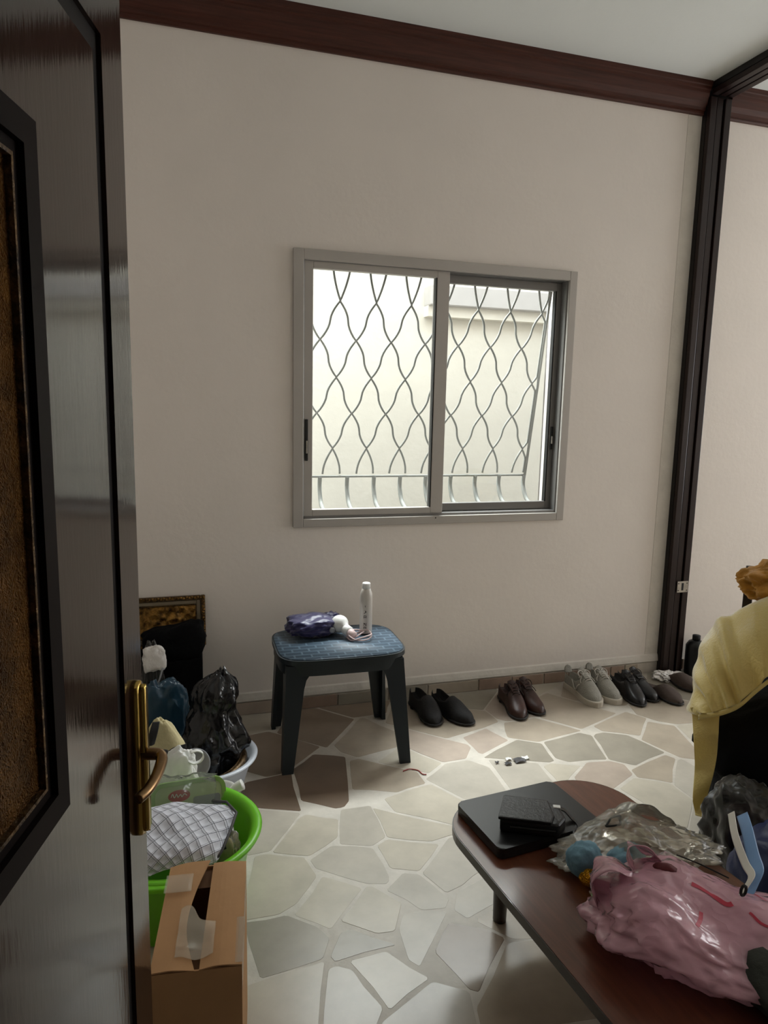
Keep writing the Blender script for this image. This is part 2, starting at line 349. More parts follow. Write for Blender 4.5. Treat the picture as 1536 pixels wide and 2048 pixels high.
while tries < 6000 and len(seeds) < 280:
    tries += 1
    x, y = rnd.uniform(XL, XR), rnd.uniform(-3.6, 0)
    if all((x-a)**2+(y-b)**2 > .28**2 for a, b, c in seeds): seeds.append((x, y, rnd.choice(names)))
def clip(poly, px, py, nx, ny):
    out = []
    for i in range(len(poly)):
        a, b = poly[i], poly[(i+1) % len(poly)]
        da = (a[0]-px)*nx+(a[1]-py)*ny; db = (b[0]-px)*nx+(b[1]-py)*ny
        if da <= 0: out.append(a)
        if da*db < 0: t = da/(da-db); out.append((a[0]+(b[0]-a[0])*t, a[1]+(b[1]-a[1])*t))
    return out
for i, (sx, sy, c) in enumerate(seeds):
    poly = [(XL, -4.4), (XR, -4.4), (XR, -.012), (XL, -.012)]
    g = rnd.uniform(.003, .008)
    for j, (ox, oy, _) in enumerate(seeds):
        if i == j: continue
        dx, dy = ox-sx, oy-sy; l = math.hypot(dx, dy)
        if l > 1.9: continue
        sh = (hash((min(i, j)*997+max(i, j)*31)) % 100/100-.5)*.34*l*(1 if i < j else -1)
        nx, ny = dx/l, dy/l; mid = l/2+sh-g*rnd.uniform(.3, 1.8); rot = ((min(i, j)*131+max(i, j)*577) % 97/97-.5)*.62; cr_, sr_ = math.cos(rot), math.sin(rot)
        poly = clip(poly, sx+nx*mid, sy+ny*mid, nx*cr_-ny*sr_, nx*sr_+ny*cr_)
        if len(poly) < 3: break
    if len(poly) < 3: continue
    pts = []
    for k in range(len(poly)):
        a, b = poly[k], poly[(k+1) % len(poly)]; l = math.hypot(b[0]-a[0], b[1]-a[1])
        if l < .012: continue
        # knock the sharp corner off a little, and wobble long edges
        pts.append((a[0]+(b[0]-a[0])*min(.10, .007/l), a[1]+(b[1]-a[1])*min(.10, .007/l)))
        if l > .12:
            nx, ny = -(b[1]-a[1])/l, (b[0]-a[0])/l; w = rnd.uniform(-.004, .007); t = rnd.uniform(.35, .65)
            pts.append((a[0]+(b[0]-a[0])*t+nx*w, a[1]+(b[1]-a[1])*t+ny*w))
        pts.append((b[0]-(b[0]-a[0])*min(.10, .007/l), b[1]-(b[1]-a[1])*min(.10, .007/l)))
    if len(pts) < 4: continue
    dzz = -rnd.uniform(0, .0006)
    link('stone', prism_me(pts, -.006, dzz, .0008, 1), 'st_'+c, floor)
# ---- walls and ceiling
S('ceiling', box_me(XL-.2, XR+.2, YH-.2, .2, ZC, ZC+.15), 'ceil', 'flat off-white painted ceiling', 'ceiling')
WX0, WX1, WZ0, WZ1 = .556, 1.95, .95, 2.165       # window opening
def wall_hole_me(x0, x1, z0, z1, hx0, hx1, hz0, hz1, y0, y1):
    O = [(x0, z0), (x1, z0), (x1, z1), (x0, z1)]; I = [(hx0, hz0), (hx1, hz0), (hx1, hz1), (hx0, hz1)]
    V = [(x, y, z) for y in (y0, y1) for x, z in O]+[(x, y, z) for y in (y0, y1) for x, z in I]; Fc = []
    for i in range(4):
        j = (i+1) % 4; Fc += [(i, j, 8+j, 8+i), (4+j, 4+i, 12+i, 12+j), (i, 4+i, 4+j, j), (8+j, 12+j, 12+i, 8+i)]
    bm = bmesh.new(); bm.from_mesh(pyd(V, Fc)); return frombm(bm)
S('wall_back', wall_hole_me(XL-.2, XR+.2, -.1, 3.3, WX0, WX1, WZ0, WZ1, 0, .2), 'wall', 'cream painted back wall with a window opening', 'wall')
S('wall_left', box_me(XL-.2, XL, YH, 0, -.1, ZC), 'wall', 'cream painted wall behind the open door', 'wall')
S('wall_front', wall_hole_me(XL, XR, -.1, ZC+.05, -.275, .68, -.05, 2.13, YF-.15, YF), 'wall', 'cream painted wall with the doorway', 'wall')
S('wall_hall', box_me(XL-.2, XR+.2, YH-.2, YH, -.1, ZC), 'wall', 'unseen cream painted hallway wall added to block light behind the doorway', 'wall')  # out of view; closes the hall so no daylight enters from behind
# right wall of the adjoining room with an unseen opening added for that lamp
wr = wall_hole_me(YH, 0, -.1, ZC, -1.9, -.1, .55, 2.55, 0, .2); wr.transform(Matrix(((0, -1, 0, XR+.2), (1, 0, 0, 0), (0, 0, 1, 0), (0, 0, 0, 1))))
S('wall_right', wr, 'wall', 'cream painted far wall of the adjoining room with an unseen added window opening', 'wall')
S('wall_bounce_sheet', wall_hole_me(XL-.2, XR+.2, -.5, 3.3, WX0, WX1, WZ0, WZ1, .2002, .215), 'ext', 'dark grey sheet added outside the back wall to absorb bounced light', 'wall')  # unseen dark layer added to cut light bouncing onto the neighbour wall
# narrow rough plaster strip beside the jamb
S('trim_1', box_me(POST0-.085, POST0-.001, -.002, 0, .113, 3.019), 'plaster', 'narrow plaster strip beside the dark wooden jamb', 'trim')
# plaster bead above the skirting tiles
bead = [(0, .112), (-.006, .106), (-.012, .084), (-.014, .07), (-.006, .063), (0, .062)]
def extr_x(prof, x0, x1):
    n = len(prof); V = [(x, y, z) for x in (x0, x1) for y, z in prof]; Fc = [(i, (i+1) % n, n+(i+1) % n, n+i) for i in range(n)]+[tuple(range(n))[::-1], tuple(range(n, 2*n))]
    bm = bmesh.new(); bm.from_mesh(pyd(V, Fc)); return frombm(bm)
S('trim_2', extr_x(bead, XL, POST0), 'plaster', 'lumpy white plaster bead along the foot of the back wall', 'trim')
bb = S('baseboard_back', box_me(XL, XR, -.006, 0, -.002, .062), 'grout', 'skirting of brown stone tiles along the back wall', 'baseboard')
x = XL+.01
while x < XR-.05:
    w = rnd.choice((.10, .14, .19, .22, .28))*rnd.uniform(.85, 1.1); x1 = min(x+w, XR-.01)
    if not (x1 > POST0 and x < POST1): link('tile', box_me(x, x1-.008, -.012, -.004, .001, .060+rnd.uniform(-.003, .002), .0015, 1), rnd.choice(['tile', 'tile', 'st_tan', 'st_rose', 'st_grey']), bb)
    x = x1
# ---- crown
crown = [(0, 3.02), (-.012, 3.02), (-.016, 3.027), (-.016, 3.036), (-.024, 3.040), (-.026, 3.052), (-.038, 3.075), (-.048, 3.112), (-.050, 3.125), (-.058, 3.129), (-.060, 3.140), (-.066, 3.144), (-.068, ZC), (0, ZC)]
S('trim_3', extr_x(crown, XL, POST0-.004), 'crown', 'reddish brown wooden crown moulding above the window', 'trim')
S('trim_4', extr_x(crown, POST1+.002, XR), 'crown', 'reddish brown wooden crown moulding right of the dark jamb', 'trim')
# ---- folding-door frame: grooved jamb on the back wall and track beam under the ceiling
jamb = thing('folding_door_frame', 'dark wooden folding-door jamb and ceiling track right of the window', 'door frame', (POST0, 0, 0), kind='structure')
wj = POST1-POST0
box('jamb_back', 'jamb2', jamb, 0, wj, -.030, -.001, 0, ZC-.001)
for i in range(3):
    a = i*wj/3; box('jamb_strip', 'jamb', jamb, a+.001, a+wj/3-.007, -.056 if i != 1 else -.048, -.031, 0, 3.10, .003)
box('track_back', 'jamb2', jamb, 0, wj, YF+.001, -.0301, ZC-.032, ZC-.001)
for i in range(3):
    a = i*wj/3; box('track_strip', 'jamb', jamb, a+.001, a+wj/3-.007, YF+.001, -.058, ZC-.06, ZC-.033, .003)
sp_ = box('strike_plate', 'steel', jamb, .052, .125, -.0585, -.0562, .485, .55, .002)
box('latch_hole', 'black', sp_, .080, .094, -.0592, -.0586, .497, .54)
for zx in (.060, .116):
    for zz in (.497, .538): link('screw', lathe_me([(0, 0), (.0035, 0), (.003, .0015), (0, .002)], 8), 'black', sp_).matrix_local = Matrix.Translation((zx, -.0586, zz)) @ Matrix.Rotation(math.radians(90), 4, 'X')

# ================================================================== WINDOW
win = thing('window_1', 'grey aluminium sliding window with two sashes', 'window', (0, 0, 0), kind='structure')
def ring_xz(name, m, parent, x0, x1, z0, z1, bl, br, bt, bb_, y0, y1, bev=.002):
    """four-member frame as one mesh"""
    bm = bmesh.new()
    for b in ((x0, x0+bl, z0, z1), (x1-br, x1, z0, z1), (x0+bl, x1-br, z0, z0+bb_), (x0+bl, x1-br, z1-bt, z1)):
        t = bmesh.new(); t.from_mesh(box_me(b[0], b[1], y0, y1, b[2], b[3], bev, 1)); me = bpy.data.meshes.new('t'); t.to_mesh(me); t.free(); bm.from_mesh(me)
    return link(name, frombm(bm), m, parent)
ring_xz('casing', 'alu', win, .528, 1.978, .918, 2.193, .048, .042, .046, .040, -.018, 0)
ring_xz('outer_frame', 'aluin', win, WX0, WX1, WZ0, WZ1, .026, .020, .020, .020, .0, .11)
ls = ring_xz('sash', 'alu', win, .577, 1.292, .96, 2.150, .046, .064, .036, .040, .004, .036); ls['label'] = 'front sash on the left'
box('pane', 'pane', ls, .622, 1.231, .018, .022, .998, 2.116)
box('gasket', 'seal', ls, 1.222, 1.2285, .006, .034, 1.0, 2.114)
rs = ring_xz('sash', 'aluin', win, 1.235, 1.945, .972, 2.142, .05, .042, .040, .040, .048, .08); rs['label'] = 'rear sash on the right'
box('pane', 'pane', rs, 1.283, 1.905, .062, .066, 1.01, 2.104)
box('gasket', 'seal', rs, 1.896, 1.9035, .05, .078, 1.012, 2.102)
h = box('latch', 'seal', ls, .586, .600, -.004, .005, 1.235, 1.43, .002); box('latch_pull', 'steel', h, .589, .597, -.009, -.003, 1.27, 1.33, .002)
h = box('latch', 'seal', rs, 1.908, 1.922, .040, .049, 1.29, 1.41, .002); box('latch_pull', 'steel', h, 1.911, 1.919, .035, .041, 1.32, 1.36, .002)
box('mullion_screw', 'seal', win, 1.246, 1.252, -.0195, -.0175, .945, .951)

# ---- iron grille outside: bellied, ogee mesh of bars
gr = thing('window_grille', 'grey wrought-iron grille of wavy bars outside the window', 'grille', (0, .2, 1.0))
GO = Vector((0, .2, 1.0))
def gy(z): return .12+(2.2-z)/(2.2-1.125)*.21
rowz = [2.185, 2.0, 1.817, 1.637, 1.457, 1.276, 1.125]
PITCH = .183; gx0 = .786-PITCH*1.0
def nodex(row, k): return gx0+PITCH*k+(PITCH/2 if row % 2 == 0 else 0)
for k in range(0, 8):
    for side in (0, 1):
        # a bar bounces between node column k (odd rows) and its neighbour half a pitch away (even rows)
        xo = gx0+PITCH*k; xe = xo+(PITCH/2 if side else -PITCH/2); pts = []
        if xo > 1.93: continue
        for r in range(len(rowz)-1):
            za, zb = rowz[r], rowz[r+1]; xa, xb = (xe, xo) if r % 2 == 0 else (xo, xe)
            full = 1.0 if r not in (0, len(rowz)-2) else .5
            for q in range(10):
                t = q/10
                if r == 0: tt = .5+.5*t
                elif r == len(rowz)-2: tt = t*.62
                else: tt = t
                s = 2*tt-1; g_ = .5+.5*math.copysign(abs(s)**1.7, s); x_ = xa+(xb-xa)*g_
                z_ = za+(zb-za)*t; x_ += (-.004 if side else .004)*(1-abs(s))*0
                pts.append(Vector((min(x_, 1.912), gy(z_)+(.006 if side else 0), z_))-GO)
        if min(p.x for p in pts) < .50: continue
        link('wavy_bar', tube_me(pts, .0055, 6), 'iron', gr, True)
link('side_bar', tube_me([Vector((1.918, gy(2.19), 2.19))-GO, Vector((1.922, gy(1.125), 1.125))-GO], .0075, 6), 'iron', gr, True)
link('side_bar', tube_me([Vector((.53, gy(2.19), 2.19))-GO, Vector((.53, gy(1.125), 1.125))-GO], .0075, 6), 'iron', gr, True)
link('cross_bar', tube_me([Vector((.53, .332, 1.125))-GO, Vector((1.925, .332, 1.125))-GO], .0065, 6), 'iron', gr, True)
link('cross_bar', tube_me([Vector((.53, .125, 2.19))-GO, Vector((1.925, .125, 2.19))-GO], .0065, 6), 'iron', gr, True)
for k in range(9):
    xk = .726+.148*k
    if k == 8: xk = 1.918
    a = Vector((xk, .332, 1.125))-GO
    pts = smoothpts([a, a+Vector((0, .004, -.06)), a+Vector((-.004, -.05, -.13)), a+Vector((-.008, -.15, -.165)), a+Vector((-.01, -.215, -.172))], 4)
    link('lower_bar', tube_me(pts, .0115, 6), 'iron', gr, True)

# ---- neighbouring building across the alley
nb = thing('neighbour_building', 'sunlit cream rendered house wall seen through the window', 'building', (1.5, 2.1, -.5))
box('render_wall', 'nwall', nb, -6, 7, 0, .3, -.5, 5.2)
lg = link('coping_ledge', box_me(.41, 5, -.16, 0, 2.78, 2.93, .006, 1), 'nledge', nb)
box('ledge_drip', 'nwall', lg, .41, 5, -.10, 0, 2.70, 2.78)
S('ground_outside', box_me(-6, 10, .2, 2.1, -.6, -.5), 'ext', 'paved alley floor outside the window', 'ground')

# ================================================================== DOOR
PHI = math.radians(13.5); DW, DH, DT = .90, 2.10, .042
edgeP = Vector((-.0575, -2.176, 0)); du = Vector((-math.sin(PHI), -math.cos(PHI), 0)); hinge = edgeP+du*DW
door = thing('door_1', 'dark varnished wooden door standing open at the left with brass lever', 'door', (hinge.x, hinge.y, 0), math.pi/2-PHI, kind='structure')
# local: x from hinge to free edge, -y is the face towards the room, z up
def onface(me, ysurf=0):   # mesh built in (x, z) plane with height -> stand it up: (x, h, z) = (x, -height, y)
    me.transform(Matrix(((1, 0, 0, 0), (0, 0, -1, ysurf), (0, 1, 0, 0), (0, 0, 0, 1)))); return me
zb = .012
box('leaf', 'doorg', door, 0, DW, .006, DT, zb, DH, .001, 1)
def rectloop(x0, x1, z0, z1): return [(x0, z0), (x1, z0), (x1, z1), (x0, z1)]
GL = .080; GW = .032
link('border_frame', onface(ring_me(rectloop(0, DW, zb, DH), rectloop(GL, DW-GL, .17, 1.945), -.006, 0), 0), 'door', door)
PS = .327
link('field_panel', onface(ring_me(rectloop(GL+GW, DW-GL-GW, .17+GW, 1.945-GW), rectloop(PS, DW-PS, 1.075, 1.745), -.006, .0), 0), 'door', door)
mo = rectloop(PS-.012, DW-PS+.012, 1.063, 1.757); mi_ = rectloop(PS+.016, DW-PS-.016, 1.091, 1.729)
link('moulding', onface(ring_me(mo, mi_, -.004, .013), 0), 'mould', door)
link('inner_moulding', onface(ring_me(rectloop(PS+.016, DW-PS-.016, 1.091, 1.729), rectloop(PS+.028, DW-PS-.028, 1.103, 1.717), -.005, .006), 0), 'mould', door)
link('beading', onface(ring_me(rectloop(PS+.028, DW-PS-.028, 1.103, 1.717), rectloop(PS+.032, DW-PS-.032, 1.107, 1.713), -.005, .008), 0), 'giltf', door)
box('textured_panel', 'amber', door, PS+.02, DW-PS-.02, -.001, .005, 1.1, 1.718)
# brass plate and lever
hp = link('handle_plate', onface(prism_me(rrect(.034, .246, .0165, 6, DW-.038, .968), 0, .010, .006, 3), 0), 'brass', door, True)
link('plate_ridge', onface(prism_me(rrect(.015, .236, .0074, 6, DW-.038, .968), .006, .0175, .006, 3), 0), 'brass', hp, True)
lv = [Vector((DW-.038, -.008, .975)), Vector((DW-.038, -.028, .975)), Vector((DW-.040, -.036, .974)), Vector((DW-.052, -.041, .972)), Vector((DW-.085, -.042, .966)), Vector((DW-.115, -.038, .962)), Vector((DW-.135, -.030, .960))]
link('lever', tube_me(smoothpts(lv, 5), lambda t: .0095-.002*t, 10), 'brassd', door, True)
box('latch_face', 'brassd', door, DW, DW+.002, .012, .032, .87, 1.07, .0008, 1)
# far-side handle
link('far_handle_plate', box_me(DW-.055, DW-.021, DT, DT+.010, .845, 1.09, .004, 3), 'brass', door, True)
lv2 = [Vector((p.x, DT-p.y, p.z)) for p in lv]
link('far_lever', tube_me(smoothpts(lv2, 5), lambda t: .0095-.002*t, 10), 'brassd', door, True)
for hz_ in (.25, 1.05, 1.85): link('hinge', tube_me([(-.004, DT, hz_-.05), (-.004, DT, hz_+.05)], .008, 8), 'brassd', door, True)
#SPLIT

# ================================================================== STOOL AND WHAT IS ON IT
def superell(a, b, n, seg=48):
    out = []
    for i in range(seg):
        t = 2*math.pi*i/seg; c, s_ = math.cos(t), math.sin(t)
        out.append((a*math.copysign(abs(c)**(2/n), c), b*math.copysign(abs(s_)**(2/n), s_)))
    return out
SH = .462; SC = Vector((.672, -.352, 0))
stool = thing('plastic_stool', 'dark resin stool with a woven-look top beneath the window', 'stool', SC, math.radians(-1))
link('top', prism_me(superell(.272, .208, 4.6, 80), SH-.016, SH, .006, 3), 'stooltop', stool, True)
link('rim', ring_me(superell(.280, .216, 4.6, 80), superell(.268, .204, 4.6, 80), SH-.024, SH-.004), 'stool', stool, False)
link('apron', ring_me(superell(.272, .208, 4.6, 80), superell(.262, .198, 4.6, 80), SH-.072, SH-.016), 'stool', stool, False)
feet = [(F(567, 1552), -1, -1), (F(823, 1524), 1, -1), (F(540, 1452), -1, 1), (F(764, 1430), 1, 1)]
for fp, sx, sy in feet:
    fl = fp-SC; V = []; Fc = []
    # angle-section leg: an L seen from above, flaring where it meets the apron
    secs = []
    for t in (0, .06, .14, .22, .32, .6, 1.0):
        z = (SH-.03)*(1-t); wdt = .046+.040*max(0, 1-t)+(.05*(1-t/.20)**2 if t < .20 else 0)
        cx = sx*.252*(1-t)+(fl.x)*t; cy = sy*.191*(1-t)+(fl.y)*t
        th = .012+.006*t
        L_ = [(0, 0), (-sx*wdt, 0), (-sx*wdt, -sy*th), (-sx*th, -sy*th), (-sx*th, -sy*wdt), (0, -sy*wdt)]
        secs.append([(cx+a, cy+b, z) for a, b in L_])
    for sct in secs: V += sct
    for i in range(len(secs)-1):
        for k in range(6): l = (k+1) % 6; Fc.append((i*6+k, i*6+l, i*6+6+l, i*6+6+k))
    Fc += [tuple(range(6))[::-1], tuple((len(secs)-1)*6+k for k in range(6))]
    bm = bmesh.new(); bm.from_mesh(pyd(V, Fc)); link('leg', frombm(bm), 'stool', stool)
# navy pouch
nv0 = Vector((.585, -.235, SH))
pz = thing('navy_pouch', 'shiny navy blue satin pouch lying on the stool', 'pouch', nv0, math.radians(8))
def nshape(q, d):
    u = q.x/.13; q.z *= 1-.35*max(0, u)**2*.9
    return q
link('pouch_body', blob_me((.235, .17, .088), 3, .16, 5, .09, 6, nshape, sub=5, power=3), 'navy', pz, True)
kn = link('gathered_neck', blob_me((.10, .085, .07), 8, .25, 6, .12, 8), 'navy', pz, True); kn.location = (.105, .05, .006)
link('clasp', blob_me((.026, .012, .028), 2, .1, 4, .05, 6, flat=False, sub=2), 'grey', pz, True).location = (.062, -.083, .022)
link('tie', tube_me(smoothpts([(.07, -.06, .06), (.09, -.085, .045), (.115, -.075, .03), (.125, -.04, .04)], 5), .006, 6), 'navy', pz, True)
# bulb with socket and coiled cable
lp0 = F(690, 1274, SH)
lamp = thing('bulb_lamp', 'white globe bulb with socket and coiled pale cable on the stool', 'lamp', (lp0.x, lp0.y, SH), math.radians(-62))
def lathe_x(prof, seg=20):
    me = lathe_me(prof, seg); me.transform(Matrix.Rotation(math.radians(90), 4, 'Y')); return me
g = link('globe', lathe_me([(0, .034)]+[(.034*math.sin(math.radians(a)), .034*math.cos(math.radians(a))) for a in range(12, 150, 12)]+[(.016, -.034), (.014, -.04)], 24), 'white', lamp, True)
g.matrix_local = Matrix.Translation((-.038, 0, .052)) @ Matrix.Rotation(math.radians(-78), 4, 'Y') @ Matrix.Scale(1.2, 4)
c_ = link('collar', lathe_me([(0, 0), (.017, 0), (.023, .01), (.024, .036), (.019, .042), (0, .042)], 20), 'white', lamp, True)
c_.matrix_local = Matrix.Translation((-.008, 0, .042)) @ Matrix.Rotation(math.radians(108), 4, 'Y')
c_ = link('socket', lathe_me([(0, 0), (.019, 0), (.021, .006), (.018, .03), (.012, .036), (0, .036)], 20), 'pinkw', lamp, True)
c_.matrix_local = Matrix.Translation((.030, 0, .029)) @ Matrix.Rotation(math.radians(104), 4, 'Y')
cp = []
for i in range(60):
    a = i/59*2*math.pi*2.3; cp.append(Vector((.055+.052*math.cos(a+2)+.006*math.sin(3*a), .035+.056*math.sin(a+2), .006+.010*(1+math.sin(a*1.7)))))
cab = link('cable', tube_me([(.078, 0, .022)]+cp, .0032, 6), 'pinkw', lamp, True)
# tall bottle
bp0 = F(731, 1266, SH)
bt = thing('tall_bottle', 'tall slim white bottle with black lettering standing on the stool', 'bottle', (bp0.x, bp0.y, SH))
link('bottle_body', lathe_me([(0, .001), (.0255, .001), (.029, .006), (.029, .165), (.0275, .19), (.022, .203), (.019, .212), (0, .212)], 28), 'milk', bt, True)
link('cap', lathe_me([(0, .209), (.0185, .209), (.0185, .236), (.016, .239), (0, .239)], 24), 'white', bt, True)
link('base_ring', lathe_me([(0, 0), (.0305, 0), (.0305, .005), (0, .005)], 24), 'seal', bt)
# vertical lettering, marks wrapped on the side towards the camera-left
for k, (zc, hh, kind) in enumerate([(.135, .008, 0), (.108, .014, 1), (.085, .014, 2), (.050, .014, 3), (.034, .010, 2)]):
    bm = bmesh.new()
    strokes = {0: [(0, -.5, 0, .5)], 1: [(-.5, -.5, .5, .1), (.5, .1, -.2, .5), (.1, -.2, .1, .4)], 2: [(-.5, -.5, -.5, .5), (-.5, .4, .5, .4), (-.5, -.1, .4, -.1), (.5, .4, .4, -.4)], 3: [(-.5, -.5, -.5, .5), (.5, -.5, .5, .5), (-.5, .5, .5, -.5), (0, 0, 0, .5)]}[kind]
    for x0, z0, x1, z1 in strokes:
        pts = []
        for t in (0, .5, 1):
            xx = (x0+(x1-x0)*t)*.011; zz = zc+(z0+(z1-z0)*t)*hh; ang = math.radians(-112)+xx/.029
            pts.append((.0291*math.cos(ang), .0291*math.sin(ang), zz))
        me = tube_me(pts, .0011, 4); bm.from_mesh(me)
    link('lettering', frombm(bm), 'black', bt)

# ================================================================== SHOES
def interp(xs, ys, x):
    return float(np.interp(x, xs, ys))
def shoe_me(L, wd, hgt, toe, topln, opening, n=26, k=21, mirror=1):
    """upper: rings from heel (x=0) to toe (x=L); the collar is a real cavity"""
    V = []; Fc = []
    for i in range(n+1):
        t = i/n; tt = .5-.5*math.cos(math.pi*t)
        w = wd/2*interp([0, .03, .1, .25, .45, .7, .85, .95, 1], [.30, .52, .70, .74, .80, 1.0, .90, .56, .16 if toe else .30], tt)
        h = hgt*interp([0, .05, .2, .36, .5, .62, .75, .88, .96, 1], topln, tt)
        cx = tt*L; bend = mirror*.10*wd*math.sin(math.pi*min(1, tt*1.05))
        o = max(0, 1-abs((tt-opening[0])/opening[1])**3) if abs(tt-opening[0]) < opening[1] else 0
        for j in range(k):
            s_ = -1+2*j/(k-1); a = s_*math.radians(98)
            y = w*math.copysign(abs(math.sin(a))**.8, a) if j not in () else 0
            z = .012+(h-.012)*max(0, math.cos(a))**(.62)
            if o > 0:
                q = abs(s_)
                if q < .56:
                    d = min(1, (.56-q)/.16); z0 = .012+(h-.012)*max(0, math.cos(math.radians(98)*.56))**.4
                    z = z0*(1-d*o)+.03*d*o if o > .15 else z
            if abs(s_) > .93: z = .008
            V.append((cx, y+bend, z))
    for i in range(n):
        for j in range(k-1): Fc.append((i*k+j, i*k+k+j, i*k+k+j+1, i*k+j+1))
    Fc.append(tuple(range(k))); Fc.append(tuple(n*k+j for j in range(k))[::-1])
    bm = bmesh.new(); bm.from_mesh(pyd(V, Fc)); return frombm(bm)
def sole_outline(L, wd, grow, mirror, toe=True):
    ts = [0, .015, .05, .12, .25, .45, .6, .72, .85, .94, .985, 1]; ws = [.12, .36, .56, .70, .72, .76, .92, 1.0, .90, .60, .32, .10]
    up = []; dn = []
    for t, w in zip(ts, ws):
        b = mirror*.10*wd*math.sin(math.pi*min(1, t*1.05)); x = t*(L+2*grow)-grow; up.append((x, w*wd/2+grow+b)); dn.append((x, -w*wd/2-grow+b))
    return dn+up[::-1]
DRESS = [.98, 1.0, .90, .80, .86, .78, .58, .46, .36, .18]
OXF = [.96, 1.0, .92, .86, .98, .84, .62, .48, .38, .18]
SNK = [.96, 1.0, .90, .86, .98, .86, .68, .54, .44, .22]
MULE = [.30, .34, .40, .55, .80, .82, .70, .55, .42, .2]
def shoe(label, cat_group, heel, toe, style, upm, solem, lacem, mirror, hgt=.105, wd=.098, name='dress_shoe', laces=4, cat='shoe'):
    heel = Vector((heel[0], heel[1], 0)); toe = Vector((toe[0], toe[1], 0)); d = toe-heel; L = d.length
    t = thing(name, label, cat, heel, math.atan2(d.y, d.x), cat_group)
    prof = {'oxford': OXF, 'sneaker': SNK, 'slip': DRESS, 'mule': MULE}[style]
    op = (.20, .27) if style != 'mule' else (.12, .26)
    u = link('upper', shoe_me(L*.985, wd*.96, hgt, True, prof, op, mirror=mirror), upm, t, True)
    if style == 'sneaker':
        link('sole', prism_me(sole_outline(L, wd, .004, mirror), 0, .030, .006, 2), solem, t, False)
        link('outsole', prism_me(sole_outline(L, wd, .002, mirror), -.0005, .008), 'sh_grey', t)
    else:
        link('sole', prism_me(sole_outline(L, wd, .003, mirror), .006, .014, .002, 1), solem, t)
        link('heel_block', prism_me([(x, y) for x, y in sole_outline(L*.30, wd*.74, .002, mirror*.3)], 0, .0135), solem, t)
    zt = lambda q: hgt*interp([0, .05, .2, .36, .5, .62, .75, .88, .96, 1], prof, q)
    by = lambda q: mirror*.10*wd*math.sin(math.pi*min(1, q*1.05))
    if laces:
        # tongue rising from the throat
        tg = patch_me([[Vector((L*.60, by(.6)+s_*.018, zt(.6)+.002)), Vector((L*.50, by(.5)+s_*.022, zt(.5)+.006)), Vector((L*.40, by(.4)+s_*.024, zt(.44)+.020-abs(s_)*.004)), Vector((L*.35, by(.36)+s_*.020, zt(.44)+.034-abs(s_)*.008))] for s_ in (-1, 0, 1)], 3, 3, None, .004)
        link('tongue', tg, upm, t, True)
        for k in range(laces):
            q = .45+.17*k/(max(1, laces-1)); z0 = zt(q)
            pts = [Vector((L*q-.004, by(q)-.026, z0-.014)), Vector((L*q, by(q)-.014, z0+.001)), Vector((L*q+.003, by(q), z0+.008)), Vector((L*q+.001, by(q)+.014, z0+.001)), Vector((L*q-.004, by(q)+.026, z0-.014))]
            link('lace', tube_me(smoothpts(pts, 3), .0032 if style == 'sneaker' else .0022, 5), lacem, t, True)
        for s_ in (-1, 1):
            q = .45; a = Vector((L*q, by(q), zt(q)+.010))
            pts = [a, a+Vector((-.012, s_*.016, .012)), a+Vector((-.004, s_*.034, .004)), a+Vector((.014, s_*.030, -.012)), a+Vector((.010, s_*.010, .004)), a+Vector((.026, s_*.036, -.022)), a+Vector((.04, s_*.042, -.034))]
            link('lace_bow', tube_me(smoothpts(pts, 4), .0026 if style == 'sneaker' else .002, 5), lacem, t, True)
    return t, zt, by, L
G1, G2, G3, G4 = 'black suede shoes beside the stool', 'brown lace-up shoes by the skirting', 'grey running shoes by the skirting', 'black leather shoes near the jamb'
def toeheel(px, py, dx, L=.295, z=.012):
    a = F(px, py, z); return (a.x+dx, a.y+math.sqrt(L*L-dx*dx)), (a.x, a.y)
def putshoe(label, grp, px, py, dx, *a, L=.295, **k):
    h_, t_ = toeheel(px, py, dx, L); h_ = (h_[0], min(h_[1], -.022)); return shoe(label, grp, h_, t_, *a, **k)
putshoe('black suede shoe half hidden behind the stool leg', G1, 874, 1450, -.020, 'slip', 'sh_black', 'sole_d', 'lace_d', 1, hgt=.115, wd=.108, laces=0)
putshoe('black suede shoe just right of the stool leg', G1, 944, 1448, -.085, 'slip', 'sh_black', 'sole_d', 'lace_d', -1, hgt=.115, wd=.108, laces=0)
putshoe('brown leather lace-up shoe, the left of its pair', G2, 1044, 1438, .035, 'oxford', 'sh_brown', 'sole_d', 'lace_d', 1, hgt=.108)
putshoe('brown leather lace-up shoe, the right of its pair', G2, 1084, 1428, -.005, 'oxford', 'sh_brown', 'sole_d', 'lace_d', -1, hgt=.108)
for lab, px, py, dx, mi2 in (('grey running shoe, the left of its pair', 1198, 1411, -.005, 1), ('grey running shoe, next to the black leather shoes', 1236, 1406, .015, -1)):
    t, zt, by, L = putshoe(lab, G3, px, py, dx, 'sneaker', 'sh_grey', 'sole_w', 'lace_g', mi2, hgt=.118, wd=.104, name='running_shoe', laces=5)
    for s_ in (-1, 1):
        pts = [(L*.30, by(.3)+s_*.040, .075), (L*.36, by(.36)+s_*.042, .058), (L*.44, by(.44)+s_*.045, .034), (L*.5, by(.5)+s_*.047, .06), (L*.54, by(.54)+s_*.040, .074)]
        link('side_stripe', tube_me(smoothpts(pts, 4), .0035, 5), 'lace_g', t, True)
    link('heel_tab', patch_me([[Vector((.004+.006*(1-abs(s_)), s_*.022, .080)), Vector((.000, s_*.020, .100)), Vector((-.003, s_*.015, .118-abs(s_)*.006))] for s_ in (-1, 0, 1)], 3, 3, None, .006), 'sh_grey', t, True)
putshoe('black leather lace-up shoe beside the grey running shoes', G4, 1286, 1411, .02, 'oxford', 'sh_blackle', 'sole_d', 'lace_d', 1)
